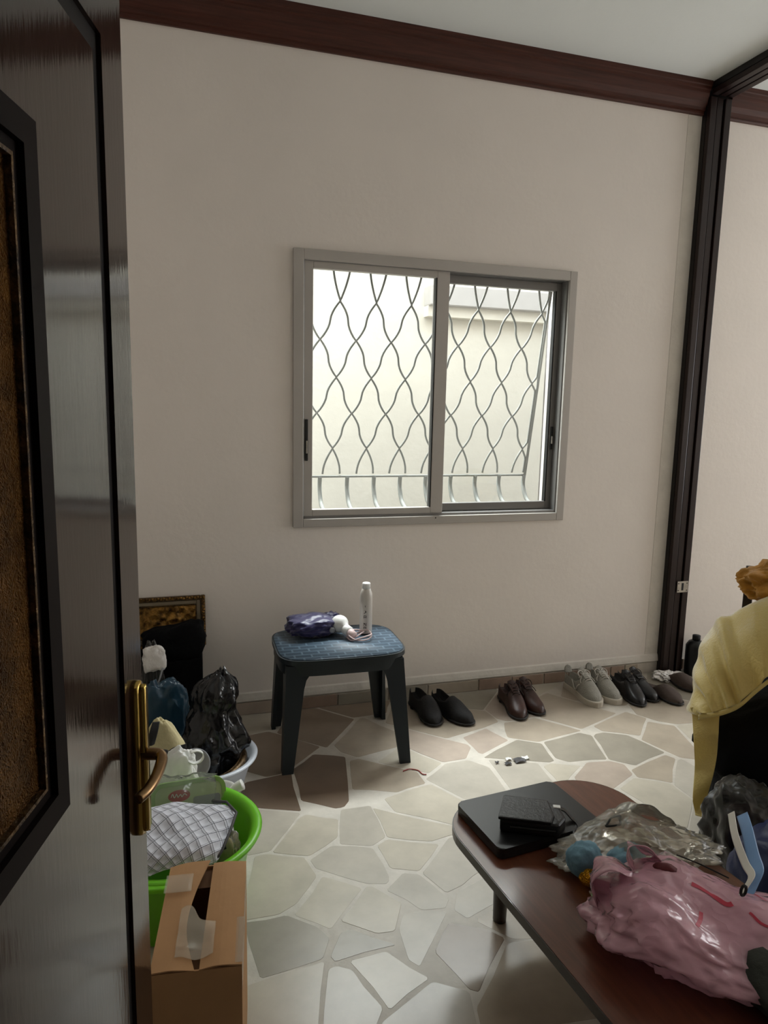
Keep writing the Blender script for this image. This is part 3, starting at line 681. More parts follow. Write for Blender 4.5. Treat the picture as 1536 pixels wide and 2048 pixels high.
putshoe('black leather lace-up shoe beside the taupe mule', G4, 1314, 1402, -.02, 'oxford', 'sh_blackle', 'sole_d', 'lace_d', -1)
putshoe('taupe suede mule pointing away from the dark jamb', 'taupe mules', 1364, 1408, -.05, 'mule', 'sh_taupe', 'sole_d', 'lace_d', 1, L=.27, hgt=.085, name='suede_mule', laces=0)
a = F(1392, 1392, .012)
shoe('dark suede mule half covered by the yellow scarf', 'taupe mules', (a.x+.06, -.06), (a.x+.05, -.33), 'mule', 'sh_taupe', 'sole_d', 'lace_d', -1, hgt=.085, name='suede_mule', laces=0)
# crumpled tissue by the jamb
tp = F(1335, 1358); o = link('crumpled_tissue', blob_me((.15, .10, .035), 4, .5, 6, .5, 9), 'tissue'); o.location = (tp.x, -.115, 0); tag(o, 'crumpled white tissue on the floor at the foot of the jamb', 'tissue')
# dark canister right of the jamb
cn = thing('canister', 'dark canister with a narrow cap against the wall right of the jamb', 'canister', (2.855, -.085, 0))
link('canister_body', lathe_me([(0, 0), (.05, 0), (.054, .01), (.054, .17), (.04, .195), (.022, .205), (0, .205)], 24), 'blackpl', cn, True)
link('cap', lathe_me([(0, .203), (.022, .203), (.022, .232), (0, .234)], 16), 'black', cn, True)
# litter
lp = F(1032, 1528); lt = thing('paper_scrap', 'small torn dark and white paper scraps on the floor', 'scrap', lp)
for k, (dx, dy, m_, w_) in enumerate([(0, 0, 'scrap', .05), (.045, .02, 'white', .03), (-.05, -.005, 'scrap', .028), (-.085, .02, 'scrap', .016), (-.03, .03, 'white', .026)]):
    link('scrap', patch_me([[Vector((dx+i*w_/2+.006*((i*j) % 2), dy+j*w_*.35, .003+.006*((i+j+k) % 2))) for i in range(3)] for j in range(3)], 3, 3, None, .001), m_, lt)
tp = F(832, 1545); o = link('red_thread', tube_me(smoothpts([(-.05, .02, .002), (-.02, .028, .003), (.012, .012, .002), (.02, -.02, .002), (.035, -.03, .003)], 5), .0022, 5), 'redthread', None, True); o.location = tp; tag(o, 'short red thread on the floor near the stool', 'thread')

# ================================================================== COFFEE TABLE AND WHAT IS ON IT
TH = .33; d_t = Vector((.0993, -.995, 0)); e_t = Vector((.995, .0993, 0)); base_t = Vector((.738, -1.82, 0)); TW, TL = .592, 1.12
def TP(al, ac): return base_t+d_t*al+e_t*ac
tc = TP(-.335+TL/2, TW/2); trz = math.atan2(e_t.y, e_t.x)
tb = thing('coffee_table', 'low brown wooden coffee table with rounded corners', 'table', (tc.x, tc.y, 0), trz)
link('table_top', prism_me(rrect(TW-.006, TL-.006, .157, 12), TH-.022, TH, .002, 1), 'tablewood', tb)
link('edge_band', ring_me(rrect(TW, TL, .16, 12), rrect(TW-.0062, TL-.0062, .1569, 12), TH-.026, TH-.001), 'edge', tb)
link('apron', ring_me(rrect(TW-.16, TL-.16, .09, 8), rrect(TW-.19, TL-.19, .075, 8), TH-.062, TH-.0225), 'edge', tb)
for sx in (-1, 1):
    for sy in (-1, 1):
        lg_ = link('leg', lathe_me([(0, 0), (.019, 0), (.020, .004), (.026, TH-.065), (.026, TH-.023), (0, TH-.023)], 16), 'edge', tb, True); lg_.location = (sx*(TW/2-.175), sy*(TL/2-.112), 0)
# closed laptop
L4 = [F(915, 1605, .362), F(1110, 1565, .362), F(1190, 1640, .362), F(1005, 1700, .362)]
lc = (L4[0]+L4[1]+L4[2]+L4[3])/4; lrz = math.radians(6.5)
lap = thing('laptop', 'closed black laptop lying on the corner of the coffee table', 'laptop', (lc.x, lc.y, TH), lrz)
link('base', prism_me(rrect(.335, .236, .016, 5), .003, .017, .003, 2), 'blackpl', lap)
link('lid', prism_me(rrect(.337, .238, .018, 5), .0185, .032, .005, 3), 'blackpl', lap)
for sx in (-1, 1):
    for sy in (-1, 1): link('foot', lathe_me([(0, 0), (.007, 0), (.007, .0032), (0, .0032)], 10), 'seal', lap).location = (sx*.14, sy*.09, 0)
# black pouch on the laptop
pc = F(1062, 1632, .385)
pch = thing('black_pouch', 'small black leather pouch lying on the closed laptop', 'pouch', (pc.x, pc.y, TH+.032), math.radians(-24))
def slab(corn, z0, z1, bev, seg=3):
    me = prism_me(corn, z0, z1, 0); bm = bmesh.new(); bm.from_mesh(me); bmesh.ops.bevel(bm, geom=bm.edges[:], offset=bev, segments=seg, affect='EDGES', profile=.6); return frombm(bm)
link('pouch_body', slab([(-.088, -.052), (.070, -.060), (.092, -.020), (.078, .052), (-.070, .056)], 0, .040, .010), 'blackle', pch)
link('flap', slab([(-.093, -.054), (.048, -.060), (.060, -.025), (.050, .050), (-.074, .058)], .0365, .046, .004, 2), 'blackle', pch)
stp = link('wrist_strap', patch_me([[Vector((.070, .030+s_*.009, .034)), Vector((.092, .040+s_*.009, .026)), Vector((.112, .034+s_*.009, .008)), Vector((.126, .016+s_*.009, .002)), Vector((.112, -.02+s_*.009, .002))] for s_ in (-1, 0, 1)], 5, 3, None, .003), 'blackle', pch, True)
link('buckle_glint', box_me(.062, .082, .022, .036, .0385, .0425, .001, 1), 'white', stp)  # white colour paints in the bright glint on the strap
link('zip', tube_me([(-.06, -.0585, .022), (.06, -.0605, .022)], .0025, 6), 'seal', pch)
# clear bag with blue bundles
cb = [F(1115, 1740, TH), F(1440, 1745, TH)]
cb0 = (F(1130, 1735, TH)+F(1400, 1720, TH))/2; crz = math.radians(-12)
bgc = thing('clear_plastic_bag', 'crinkled clear plastic bag with pale blue bundles inside on the coffee table', 'bag', (1.135, -1.842, TH+.001), math.radians(-8))
def cshape(q, d):
    u = q.x/.21; q.z *= .55+.75*math.exp(-((u+.05)/.35)**2)+.25*math.exp(-((u-.75)/.25)**2); q.y *= 1-.25*u*u*(u < 0); return q
link('film', blob_me((.42, .20, .085), 11, .25, 5, .13, 6, cshape, sub=5), 'clearfilm', bgc, True)
link('film_tail', patch_me([[Vector((-.02+.02*j, .03+.05*i, .07+.012*((i+j) % 2))), Vector((.03+.02*j, .05+.05*i, .115-.03*i+.015*((i+j) % 2))), Vector((.09+.025*j, .07+.045*i, .10-.04*i)), Vector((.15+.02*j, .06+.04*i, .045-.012*i+.01*(j % 2)))] for i in range(3) for j in (0,)], 6, 6, lambda u, v, p: .012*nz(p, 22, 4), .001), 'clearfilm', bgc, True)
lgp = [(-.075, .018, .088), (-.045, .045, .094), (-.015, .058, .088), (-.03, .03, .096), (-.04, .012, .094), (-.075, .018, .088)]
link('printed_mark', tube_me(smoothpts(lgp, 5), .003, 5), 'black', bgc, True)
for k, (px, py, lab, r) in enumerate([(1168, 1722, 'round pale blue bundle in the clear bag, nearer the laptop', .042), (1252, 1722, 'long pale blue bundle in the clear bag, beside the round one', .038)]):
    p = F(px, py, TH+.04); o = link('blue_bundle', blob_me((.085 if k == 0 else .12, .075, 2*r), 20+k, .10, 4, .08, 6), 'bluecl', None, True); o.location = (p.x, p.y, TH+.003); o.rotation_euler = (0, 0, .3*k); tag(o, lab, 'cloth', 'pale blue bundles in the clear bag')
# gold ball
p = F(1178, 1752, TH+.022); gb = thing('gold_ornament', 'small shiny gold ornament peeking out beside the pink bag', 'ornament', (p.x, p.y, TH))
link('foil_ball', blob_me((.05, .05, .046), 31, .06, 6, .06, 9, sub=3), 'gold', gb, True); link('loop', tube_me([Vector((.007*math.cos(a/8*6.283), 0, .05+.007*math.sin(a/8*6.283))) for a in range(8)], .0015, 5, True), 'brass', gb, True)
# pink bag
pk = thing('pink_plastic_bag', 'crumpled translucent pink plastic carrier bag on the coffee table', 'bag', (1.11, -2.16, TH+.001), math.radians(-35))
def pshape(q, d):
    u = q.x/.25; v_ = q.y/.14
    q.z *= .86+.25*math.exp(-((u+.55)/.3)**2)-.12*math.exp(-((u-.1)/.3)**2)
    q.y *= 1-.10*u; q.z += .012*math.sin(5*u+3*v_)*max(0, d.z)
    return q
pkf = link('film', blob_me((.54, .33, .125), 17, .16, 4, .10, 7, pshape, sub=5), 'pink', pk, True)
# rolled mouth and handles at the far left end
hd = lambda pts, f: patch_me(pts, 6, 5, f, .0015)
link('handle', hd([[Vector((-.235, -.03+.05*i, .05)), Vector((-.265, -.035+.05*i, .095+.01*i)), Vector((-.235, -.02+.05*i, .155-.018*i)), Vector((-.18, .0+.045*i, .135-.02*i))] for i in range(3)], lambda u, v, p: .010*nz(p, 25, 2)), 'pink', pk, True)
link('handle', hd([[Vector((-.17, .05+.03*i, .10)), Vector((-.19, .075+.035*i, .15-.01*i)), Vector((-.15, .10+.03*i, .155-.03*i)), Vector((-.10, .10+.03*i, .11-.01*i))] for i in range(3)], lambda u, v, p: .008*nz(p, 25, 6)), 'pink', pk, True)
link('mouth_opening', blob_me((.055, .03, .035), 3, .1, 4, .05, 6, sub=3), 'maroon', pk, True).location = (-.105, .085, .092)
from mathutils.bvhtree import BVHTree
def decal_me(src, pts, w, off=.0012):
    """flat print: a ribbon dropped onto the surface of src from above (w: width along the stroke)"""
    bv = BVHTree.FromPolygons([v.co.copy() for v in src.vertices], [tuple(p.vertices) for p in src.polygons]); P = smoothpts([Vector((a, b, 0)) for a, b in pts], 6); V = []; Fc = []
    for i, p in enumerate(P):
        t = P[min(i+1, len(P)-1)]-P[max(i-1, 0)]; n_ = Vector((-t.y, t.x, 0)).normalized()*(w(i/(len(P)-1)) if callable(w) else w)
        for s_ in (-1, 0, 1):
            q = p+n_*s_; hit = bv.ray_cast(Vector((q.x, q.y, 1)), Vector((0, 0, -1))); V.append(Vector((q.x, q.y, (hit[0].z if hit[0] else .1)+off)))
    for i in range(len(P)-1):
        for k_ in (0, 1): Fc.append((i*3+k_, i*3+k_+1, i*3+k_+4, i*3+k_+3))
    return pyd(V, Fc)
for pts, w_ in [([(-.05, .055), (-.02, .045), (.015, .02), (.03, .022)], .006), ([(-.035, -.01), (-.04, -.04), (-.05, -.07)], .004), ([(.085, .085), (.115, .06), (.125, .03)], .003), ([(.06, .0), (.09, -.03), (.13, -.025), (.145, .0), (.12, .015), (.10, .0), (.13, -.01)], .003), ([(.165, -.05), (.185, -.06), (.205, -.05)], .009)]:
    link('printed_mark', decal_me(pkf.data, pts, w_), 'redprint', pk, True)
link('drawstring', tube_me(smoothpts([(-.08, .11, .14), (-.03, .10, .135), (.03, .085, .125)], 5), .0018, 5), 'black', pk, True)
# dark olive garment at the near end of the table
p = F(1500, 1985, TH); og = link('folded_garment', blob_me((.24, .26, .10), 41, .15, 4, .10, 6), 'olive', None, True); og.location = (p.x+.075, p.y-.075, TH+.001); tag(og, 'dark olive folded garment on the near end of the coffee table', 'garment')

# ================================================================== CHAIR WITH CLOTHES ON THE RIGHT
# pile frame: R0 runs away from the doorway, P0 to its right
R0 = Vector((.69, .724, 0)); P0 = Vector((.724, -.69, 0)); CH = Vector((2.07, -1.46, 0)); crz = math.atan2(P0.y, P0.x)
def RP(px, py, dep):
    """the point a given horizontal depth from the doorway that shows at px, py"""
    d = ray(px, py); k = dep/float(d[0]*R0.x+d[1]*R0.y); return Vector(CC+d*k)
ch = thing('side_chair', 'dark wooden chair buried under black clothes and a yellow scarf', 'chair', CH, crz)
box('seat', 'jamb', ch, -.20, .20, -.20, .20, .40, .435, .01, 3)
for sx in (-.18, .18):
    for sy in (-.18, .18): link('leg', lathe_me([(0, 0), (.015, 0), (.021, .40), (0, .40)], 12), 'jamb', ch, True).location = (sx, sy, 0)
for sx in (-.18, .18): box('back_post', 'jamb', ch, sx-.016, sx+.016, .185, .215, .435, .93, .006, 3)
for zz in (.58, .70, .84): box('back_slat', 'jamb', ch, -.164, .164, .192, .208, zz, zz+.05, .004, 2)
def bshape(q, d):
    t = min(1, max(0, q.z/.52)); u = q.x/.28
    if u < 0: q.x *= interp([0, .25, .55, .75, 1], [1.0, .86, .86, 1.16, 1.10], t)
    q.z *= interp([-1.2, -.6, 0, .6, 1], [.86, .96, 1.12, 1.34, 1.40], u) if t > .2 else 1
    return q
blk = link('black_coat', blob_me((.56, .50, .50), 52, .08, 4, .06, 5, bshape, sub=5, power=5), 'blackcl', None, True); blk.location = (CH.x, CH.y, .002); blk.rotation_euler = (0, 0, crz); tag(blk, 'heap of black clothes piled over the chair beside the coffee table', 'clothes')
# yellow scarf
fold = lambda u, v, p: .012*math.sin(u*46+v*3)*(.25+.75*v)+.014*nz(p, 9, 3)+.006*math.sin(u*71)*v
A = [RP(1760, 1120, 2.74), RP(1660, 1140, 2.74), RP(1575, 1175, 2.72), RP(1490, 1220, 2.68), RP(1436, 1246, 2.64), RP(1404, 1296, 2.60), RP(1388, 1360, 2.57), RP(1378, 1424, 2.54)]
B = [RP(1760, 1215, 2.50), RP(1660, 1232, 2.50), RP(1575, 1262, 2.50), RP(1500, 1292, 2.48), RP(1456, 1322, 2.46), RP(1424, 1356, 2.45), RP(1404, 1394, 2.45), RP(1386, 1428, 2.46)]
C_ = [RP(1760, 1270, 2.43), RP(1660, 1285, 2.42), RP(1575, 1330, 2.42), RP(1515, 1374, 2.41), RP(1478, 1406, 2.40), RP(1448, 1420, 2.40), RP(1422, 1426, 2.41), RP(1396, 1430, 2.43)]
Zr = [a+R0*.16-Vector((0, 0, .05)) for a in A]
so = Vector((1.85, -1.5, .45)); sc = thing('yellow_scarf', 'sheer yellow scarf draped over the black clothes on the chair', 'scarf', so)
link('drape', patch_me([Zr, A, B, C_], 14, 10, fold, .002, off=so), 'scarf', sc, True)
hg = [[RP(1380+30*i, 1415, 2.46-.01*i) for i in range(3)], [RP(1387+25*i, 1470, 2.45) for i in range(3)], [RP(1389+21*i, 1530, 2.44) for i in range(3)], [RP(1386+14*i, 1595, 2.43) for i in range(3)], [RP(1390+8*i, 1632, 2.42) for i in range(3)]]
link('hanging_end', patch_me(hg, 7, 8, lambda u, v, p: .012*math.sin(v*15+u*2), .002, off=so), 'scarf', sc, True)
ft = patch_me([[q+Vector((0, -.004, .004)) for q in C_], [q+Vector((0, -.006, -.012)) for q in C_]], 8, 2, None, .003, off=so); link('hem', ft, 'scarf', sc, True)
# mustard cloth on the chair back
mc = RP(1552, 1166, 2.89); ms = link('mustard_cloth', blob_me((.26, .18, .13), 61, .40, 3, .16, 5, flat=False, sub=5), 'mustard', None, True); ms.location = (mc.x, mc.y, mc.z-.065); tag(ms, 'crumpled mustard cloth hung on top of the chair back', 'cloth')

# ---- between table and chair: navy bag with straps, smoky plastic bag
nvb = thing('navy_bag', 'navy nylon bag with a light blue strap beyond the coffee table', 'bag', (1.67, -1.95, 0), math.radians(5))
link('bag_body', blob_me((.36, .42, .36), 71, .10, 4, .06, 5, power=3.4, sub=5), 'blueg', nvb, True)
NB = Vector((1.67, -1.95, 0)); rb = Matrix.Rotation(-math.radians(5), 4, 'Z')
def nbp(px, py, y): return rb @ (W(px, py, y)-NB)
def ribbon(path, wv, **k): return patch_me([[p-wv, p, p+wv] for p in path], 3, 6, None, .004, **k)
bluep = [nbp(1484, 1628, -1.90), nbp(1494, 1660, -1.98), nbp(1506, 1710, -2.05), nbp(1516, 1745, -2.10), nbp(1505, 1775, -2.12), nbp(1497, 1792, -2.13)]
link('strap', ribbon(bluep, rb.to_3x3() @ Vector((.017, .0, .004))), 'strapb', nvb, True)
whp = [nbp(1462, 1625, -1.92), nbp(1470, 1670, -2.0), nbp(1490, 1725, -2.07), nbp(1503, 1750, -2.11), nbp(1490, 1775, -2.13), nbp(1482, 1790, -2.14)]
link('strap', ribbon(whp, rb.to_3x3() @ Vector((.010, .0, .003))), 'strapw', nvb, True)
link('strap_eyelet', tube_me([nbp(1487, 1781, -2.15)+Vector((.008*math.cos(k), 0, .012*math.sin(k))) for k in np.linspace(0, 5.6, 9)], .0035, 6, True), 'black', nvb, True)
sm = thing('smoky_plastic_bag', 'crinkled smoky grey plastic bag between coffee table and chair', 'bag', (1.70, -1.63, 0), .3)
link('film', blob_me((.22, .22, .34), 81, .25, 4, .12, 5, sub=5), 'greyfilm', sm, True)
mr = link('maroon_cloth', blob_me((.16, .13, .26), 91, .15, 4, .08, 6), 'maroon', None, True); mr.location = (1.71, -1.63, .004); tag(mr, 'dark maroon cloth inside the smoky plastic bag', 'cloth')

# ================================================================== PILE ON THE LEFT
# black case against the wall, picture standing on it
cs = thing('black_case', 'upright black fabric case against the back wall under the gilt picture', 'case', (-.17, -.135, 0))
box('case_body', 'blackcl', cs, -.27, .265, -.105, .115, 0, .385, .014, 3)
link('carry_handle', tube_me(smoothpts([(-.06, -.10, .30), (-.055, -.125, .30), (.055, -.125, .30), (.06, -.10, .30)], 5), .008, 8), 'seal', cs, True)
box('zip_band', 'seal', cs, -.272, .267, -.03, -.018, .03, .387, .002, 1)
# picture
pcx = thing('gilt_picture', 'gilt relief picture in an ornate frame leaning on the back wall', 'picture', (-.17, -.052, .386)); pcx.rotation_euler = (math.radians(-9), 0, 0)
PWd, PHt = .575, .232
def fr_ring(x0, x1, z0, z1, b, y0, y1, name, m, parent=pcx):
    return ring_xz(name, m, parent, x0, x1, z0, z1, b, b, b, b, y0, y1, .003)
fr_ring(-PWd/2, PWd/2, 0, PHt, .020, -.014, .012, 'frame', 'giltf')
fr_ring(-PWd/2+.020, PWd/2-.020, .020, PHt-.020, .020, -.006, .012, 'frame_flat', 'taupef')
fr_ring(-PWd/2+.040, PWd/2-.040, .040, PHt-.040, .006, -.010, .008, 'inner_frame', 'giltf')
# carved knobs along the frame (many alike: joined)
bm = bmesh.new()
def knob(x, z, r):
    t = bmesh.new(); bmesh.ops.create_icosphere(t, subdivisions=1, radius=r); bmesh.ops.translate(t, verts=t.verts, vec=(x, -.015, z)); me = bpy.data.meshes.new('k'); t.to_mesh(me); t.free(); bm.from_mesh(me)
for i in range(46): knob(-PWd/2+.008+i*(PWd-.016)/45, PHt-.010+.003*(i % 2), .006); knob(-PWd/2+.008+i*(PWd-.016)/45, .010-.003*(i % 2), .006)
for i in range(1, 18): knob(PWd/2-.010+.003*(i % 2), i*PHt/18, .006); knob(-PWd/2+.010-.003*(i % 2), i*PHt/18, .006)
kn_ = link('carved_beading', frombm(bm), 'gilt', pcx); kn_['kind'] = 'stuff'
# relief plate
nx_, nz_ = 90, 30; V = []; Fc = []; rx0, rx1, rz0, rz1 = -PWd/2+.045, PWd/2-.045, .045, PHt-.045
for j in range(nz_+1):
    for i in range(nx_+1):
        x_ = rx0+(rx1-rx0)*i/nx_; z_ = rz0+(rz1-rz0)*j/nz_; hill = max(0, ridge((x_, 0, z_), 22, 3)-.35)*.014+max(0, nz((x_, 0, z_), 40, 8))*.012
        V.append((x_, -.002-hill*(.3+.7*(1-j/nz_) if i < nx_*.7 else 1), z_))
for j in range(nz_):
    for i in range(nx_): a = j*(nx_+1)+i; Fc.append((a, a+1, a+nx_+2, a+nx_+1))
link('relief', pyd(V, Fc), 'gilt', pcx, True)
# black cloth on the case's right front
def sh_bc(q, d): q.z *= 1+.35*max(0, q.x/.15); return q
bc = link('black_cloth', blob_me((.26, .12, .14), 15, .1, 4, .05, 5, sh_bc, power=4), 'blackcl', None, True); bc.location = (-.025, -.19, .385); tag(bc, 'black cloth bundled on top of the case before the gilt picture', 'cloth')
# clear pouch
def at(px, py, y): return W(px, py, y)
p = at(308, 1345, -.36); o = thing('clear_pouch', 'clear plastic pouch with white papers beside the open door', 'pouch', (p.x-.01, -.295, 0))
link('film', blob_me((.13, .10, .50), 22, .2, 4, .08, 5, lambda q, d: Vector((q.x*(1.1-.5*q.z/.5), q.y*(1.1-.5*q.z/.5), q.z)), sub=5), 'greyfilm', o, True)
link('papers', blob_me((.085, .022, .105), 23, .25, 4, .12, 6, power=5, flat=False, sub=4), 'tissue', o, True).location = (.012, -.035, .385)
link('strap', tube_me(smoothpts([(.045, -.045, .40), (.02, -.06, .33), (-.03, -.06, .26)], 6), .004, 6), 'grey', o, True)
# blue bag
o = thing('blue_plastic_bag', 'dark blue crumpled plastic bag behind the beige bag', 'bag', (-.070, -.405, 0), .1)
link('film', blob_me((.19, .11, .360), 25, .14, 4, .08, 5, power=3.4, sub=5), 'bluefilm', o, True)
link('torn_tip', patch_me([[Vector((-.06+.03*i, -.03+.02*j, .31+.02*j)), Vector((-.055+.02*i, -.02+.02*j, .35)), Vector((-.05+.012*i, -.01+.015*j, .378))] for i, j in ((0, 0), (1, 0), (2, 1))], 4, 4, None, .001), 'bluefilm', o, True)
# white basin
bs = thing('white_basin', 'white plastic wash basin holding the black rubbish bag', 'basin', (.085, -.63, 0)); bs.scale = (.8, .8, .95)
bs_me = lathe_me([(0, 0), (.17, 0), (.178, .006), (.226, .135), (.236, .142), (.250, .142), (.252, .148), (.238, .150), (.222, .146), (.172, .012), (0, .010)], 56)
link('basin_shell', bs_me, 'basin', bs, True)
link('foot_ring', ring_me(superell(.165, .165, 2, 40), superell(.155, .155, 2, 40), -.001, .003), 'basin', bs)
# black rubbish bag in the basin
def gshape(q, d):
    t = q.z/.46
    r = interp([0, .15, .4, .58, .66, .76, .88, 1.0], [.85, 1.0, .95, .72, .60, .70, .66, .12], t)
    lean = interp([0, .3, .6, .8, 1], [.0, .02, .025, .045, .06], t)
    tw = 1+.05*math.sin(9*math.atan2(q.y, q.x)+t*7)
    return Vector((q.x*r*tw+lean, q.y*r*tw, q.z))
gb_ = thing('rubbish_bag', 'shiny black rubbish bag standing in the white basin', 'bag', (.098, -.605, .0105), .4)
link('film', blob_me((.25, .26, .46), 33, .18, 4, .12, 5, gshape, sub=5, power=2.6), 'bin', gb_, True)
# round bronze frame lying on the basin
rg = thing('round_frame', 'round bronze-coloured rim tilted inside the white basin', 'frame', (.087, -.635, .095)); rg.rotation_euler = (math.radians(6), math.radians(-6), 0); rg.scale = (.84, .84, .84)
link('rim', lathe_me([(.150, .012), (.158, .030), (.172, .038), (.186, .034), (.192, .020), (.186, .008), (.170, .002), (.156, .004), (.150, .012)], 48), 'wicker', rg, True)
link('bead', tube_me([Vector((.162*math.cos(a/40*6.2832), .162*math.sin(a/40*6.2832), .035)) for a in range(40)], .005, 6, True), 'giltf', rg, True)
# grey bowl
bw = thing('grey_bowl', 'pale grey plastic bowl tipped on its side behind the white carrier bag', 'bowl', (.038, -.765, .185)); bw.rotation_euler = (math.radians(72), math.radians(14), 0)
link('bowl_shell', lathe_me([(0, 0), (.028, 0), (.042, .010), (.054, .036), (.057, .04), (.055, .043), (.050, .038), (.038, .014), (.024, .006), (0, .005)], 32), 'grey', bw, True)
link('bowl_foot', lathe_me([(.022, .001), (.026, -.004), (.03, .001)], 24), 'grey', bw)
# beige canvas bag with black straps
bgp = thing('beige_bag', 'beige canvas bag with black straps beside the door handle', 'bag', (-.072, -.835, 0), -.05)
def gsh(q, d):
    t = q.z/.395; return Vector((q.x*interp([0, .5, .75, 1], [1, 1, .86, .42], t), q.y*interp([0, .6, 1], [1, .8, .3], t), q.z))
link('bag_body', blob_me((.185, .13, .395), 44, .06, 4, .06, 6, gsh, power=4), 'beige', bgp, True)
link('strap', patch_me([[Vector((.01+.016*s_, -.070, .308)), Vector((.045, -.066+.0*s_, .310+.012*s_)), Vector((.088, -.05, .312+.012*s_))] for s_ in (-1, 0, 1)], 5, 3, None, .003), 'black', bgp, True)
link('strap', patch_me([[Vector((-.028+.012*s_, -.066+.01*abs(s_), .335)), Vector((-.02+.014*s_, -.048, .370)), Vector((-.012+.012*s_, -.02, .400))] for s_ in (-1, 0, 1)], 5, 3, None, .003), 'black', bgp, True)
link('ring', tube_me([Vector((.015+.018*math.cos(a/12*6.283), -.074, .300+.018*math.sin(a/12*6.283))) for a in range(12)], .0045, 6, True), 'black', bgp, True)
# white carrier bag
wb = thing('white_carrier_bag', 'knotted white plastic carrier bag above the green lunch box', 'bag', (-.035, -.962, 0), .1)
def wsh(q, d):
    t = q.z/.345; return Vector((q.x*interp([0, .6, 1], [.7, .9, 1.0], t), q.y*interp([0, .7, 1], [1, .9, .5], t), q.z+.03*max(0, q.x/.1)*t))
link('film', blob_me((.20, .085, .33), 55, .2, 4, .12, 5, wsh, sub=5), 'whitefilm', wb, True)
link('handle_loop', patch_me([[Vector((.075+.028*math.cos(a), -.02+s_*.008, .315+.024*math.sin(a))) for a in np.linspace(-2.6, 2.2, 7)] for s_ in (-1, 0, 1)], 3, 3, None, .003), 'whitefilm', wb, True)
# green tub
TBC = Vector((-.022, -1.27, 0)); RZ = .25
tub = thing('green_tub', 'lime green round plastic laundry tub on the floor', 'tub', TBC)
tprof = [(0, 0), (.165, 0), (.175, .008), (.222, RZ-.02), (.230, RZ-.012), (.246, RZ-.012), (.250, RZ-.004), (.244, RZ+.003), (.226, RZ), (.214, RZ-.02), (.168, .018), (0, .012)]
link('tub_shell', lathe_me(tprof, 64), 'green', tub, True)
for a in (0.25, math.pi+.25):
    hd_ = link('grip', box_me(.238, .262, -.05, .05, RZ-.018, RZ-.002, .006, 3), 'green', tub, True); hd_.rotation_euler = (0, 0, a+1.2)
for k in range(7):
    a = math.radians(8+k*9); q = Vector((.2165*math.cos(a), .2165*math.sin(a), RZ-.028)); link('measure_mark', box_me(-.0012, .0012, -.006, .006, -.002, .002), 'whitest', tub).matrix_local = Matrix.Translation(q-Vector((math.cos(a), math.sin(a), 0))*.002) @ Matrix.Rotation(a, 4, 'Z')
# lunch box standing in the tub
lb = thing('lunch_box', 'pale green lunch box with a red oval sticker standing in the green tub', 'lunch box', (.018, -1.122, .165)); lb.rotation_euler = (math.radians(68), 0, math.radians(3))
link('box_body', prism_me(rrect(.215, .135, .03, 6, 0, .06), -.055, 0.0, .0), 'frost', lb)
link('lid', prism_me(rrect(.226, .146, .034, 6, 0, .06), 0.0, .016, .006, 3), 'frost', lb)
link('lid_rim', ring_me(rrect(.232, .152, .037, 6, 0, .06), rrect(.206, .126, .026, 6, 0, .06), -.004, .019), 'green2', lb)
st_ = link('sticker', prism_me([(-.030+.034*math.cos(a), .092+.018*math.sin(a)) for a in np.linspace(0, 6.283, 25)[:-1]], .016, .0172), 'redst', lb)
link('sticker_script', tube_me(smoothpts([(-.055, .090, .0178), (-.05, .100, .0178), (-.045, .088, .0178), (-.038, .098, .0178), (-.034, .088, .0178), (-.026, .096, .0178), (-.022, .088, .0178), (-.014, .096, .0178), (-.006, .090, .0178)], 4), .0014, 4), 'whitest', st_, True)
link('label_panel', prism_me(rrect(.085, .075, .008, 3, .055, .045), .0161, .0168), 'grey', lb)
# clear film over lunch box and towel
cf = thing('clear_film', 'thin clear plastic sheet lying over the lunch box', 'plastic sheet', (0, -1.1, .25))
fo = Vector((0, -1.1, .25))
link('sheet', patch_me([[Vector((-.13+.06*i, -1.03-.005*i, .285+.008*(i % 2))), Vector((-.14+.06*i, -1.075, .318-.006*i+.006*(i % 2))), Vector((-.14+.06*i, -1.155, .295+.008*((i+1) % 2))), Vector((-.13+.055*i, -1.20, .268))] for i in range(5)], 5, 6, lambda u, v, p: .006*nz(p, 40, 2), .0008, off=fo), 'clear2', cf, True)
# checked quilted towel
tw = thing('checked_towel', 'white quilted towel with a thin dark check heaped in the green tub', 'towel', (-.01, -1.3, .2)); to = Vector((-.01, -1.3, .2))
rows = []
def tz(x_, y_): return .272+.035*math.exp(-((x_+.03)/.12)**2-((y_+1.26)/.13)**2)
for (xa, ya, za), (xb, yb, zb_) in [((-.185, -1.16, .215), (.085, -1.185, .265)), ((-.20, -1.23, .285), (.125, -1.235, .285)), ((-.20, -1.31, .300), (.150, -1.295, .282)), ((-.19, -1.39, .285), (.125, -1.37, .272)), ((-.17, -1.455, .262), (.095, -1.445, .262)), ((-.15, -1.475, .225), (.07, -1.462, .235))]:
    rows.append([Vector((xa+(xb-xa)*t, ya+(yb-ya)*t, za+(zb_-za)*t+.030*math.sin(math.pi*t))) for t in (0, .25, .5, .75, 1)])
def quilt(u, v, p):
    a, b = u*math.cos(.62)-v*math.sin(.62), u*math.sin(.62)+v*math.cos(.62)
    return .006*abs(math.sin(math.pi*11*a)*math.sin(math.pi*11*b))+.018*nz(p, 10, 2)
tme = patch_me(rows, 30, 24, quilt, .006, off=to)
link('cloth', tme, 'towel', tw, True)
link('hem', tube_me([r[-1]+Vector((.001, 0, .006))-to for r in rows], .0045, 6), 'scrap', tw, True)
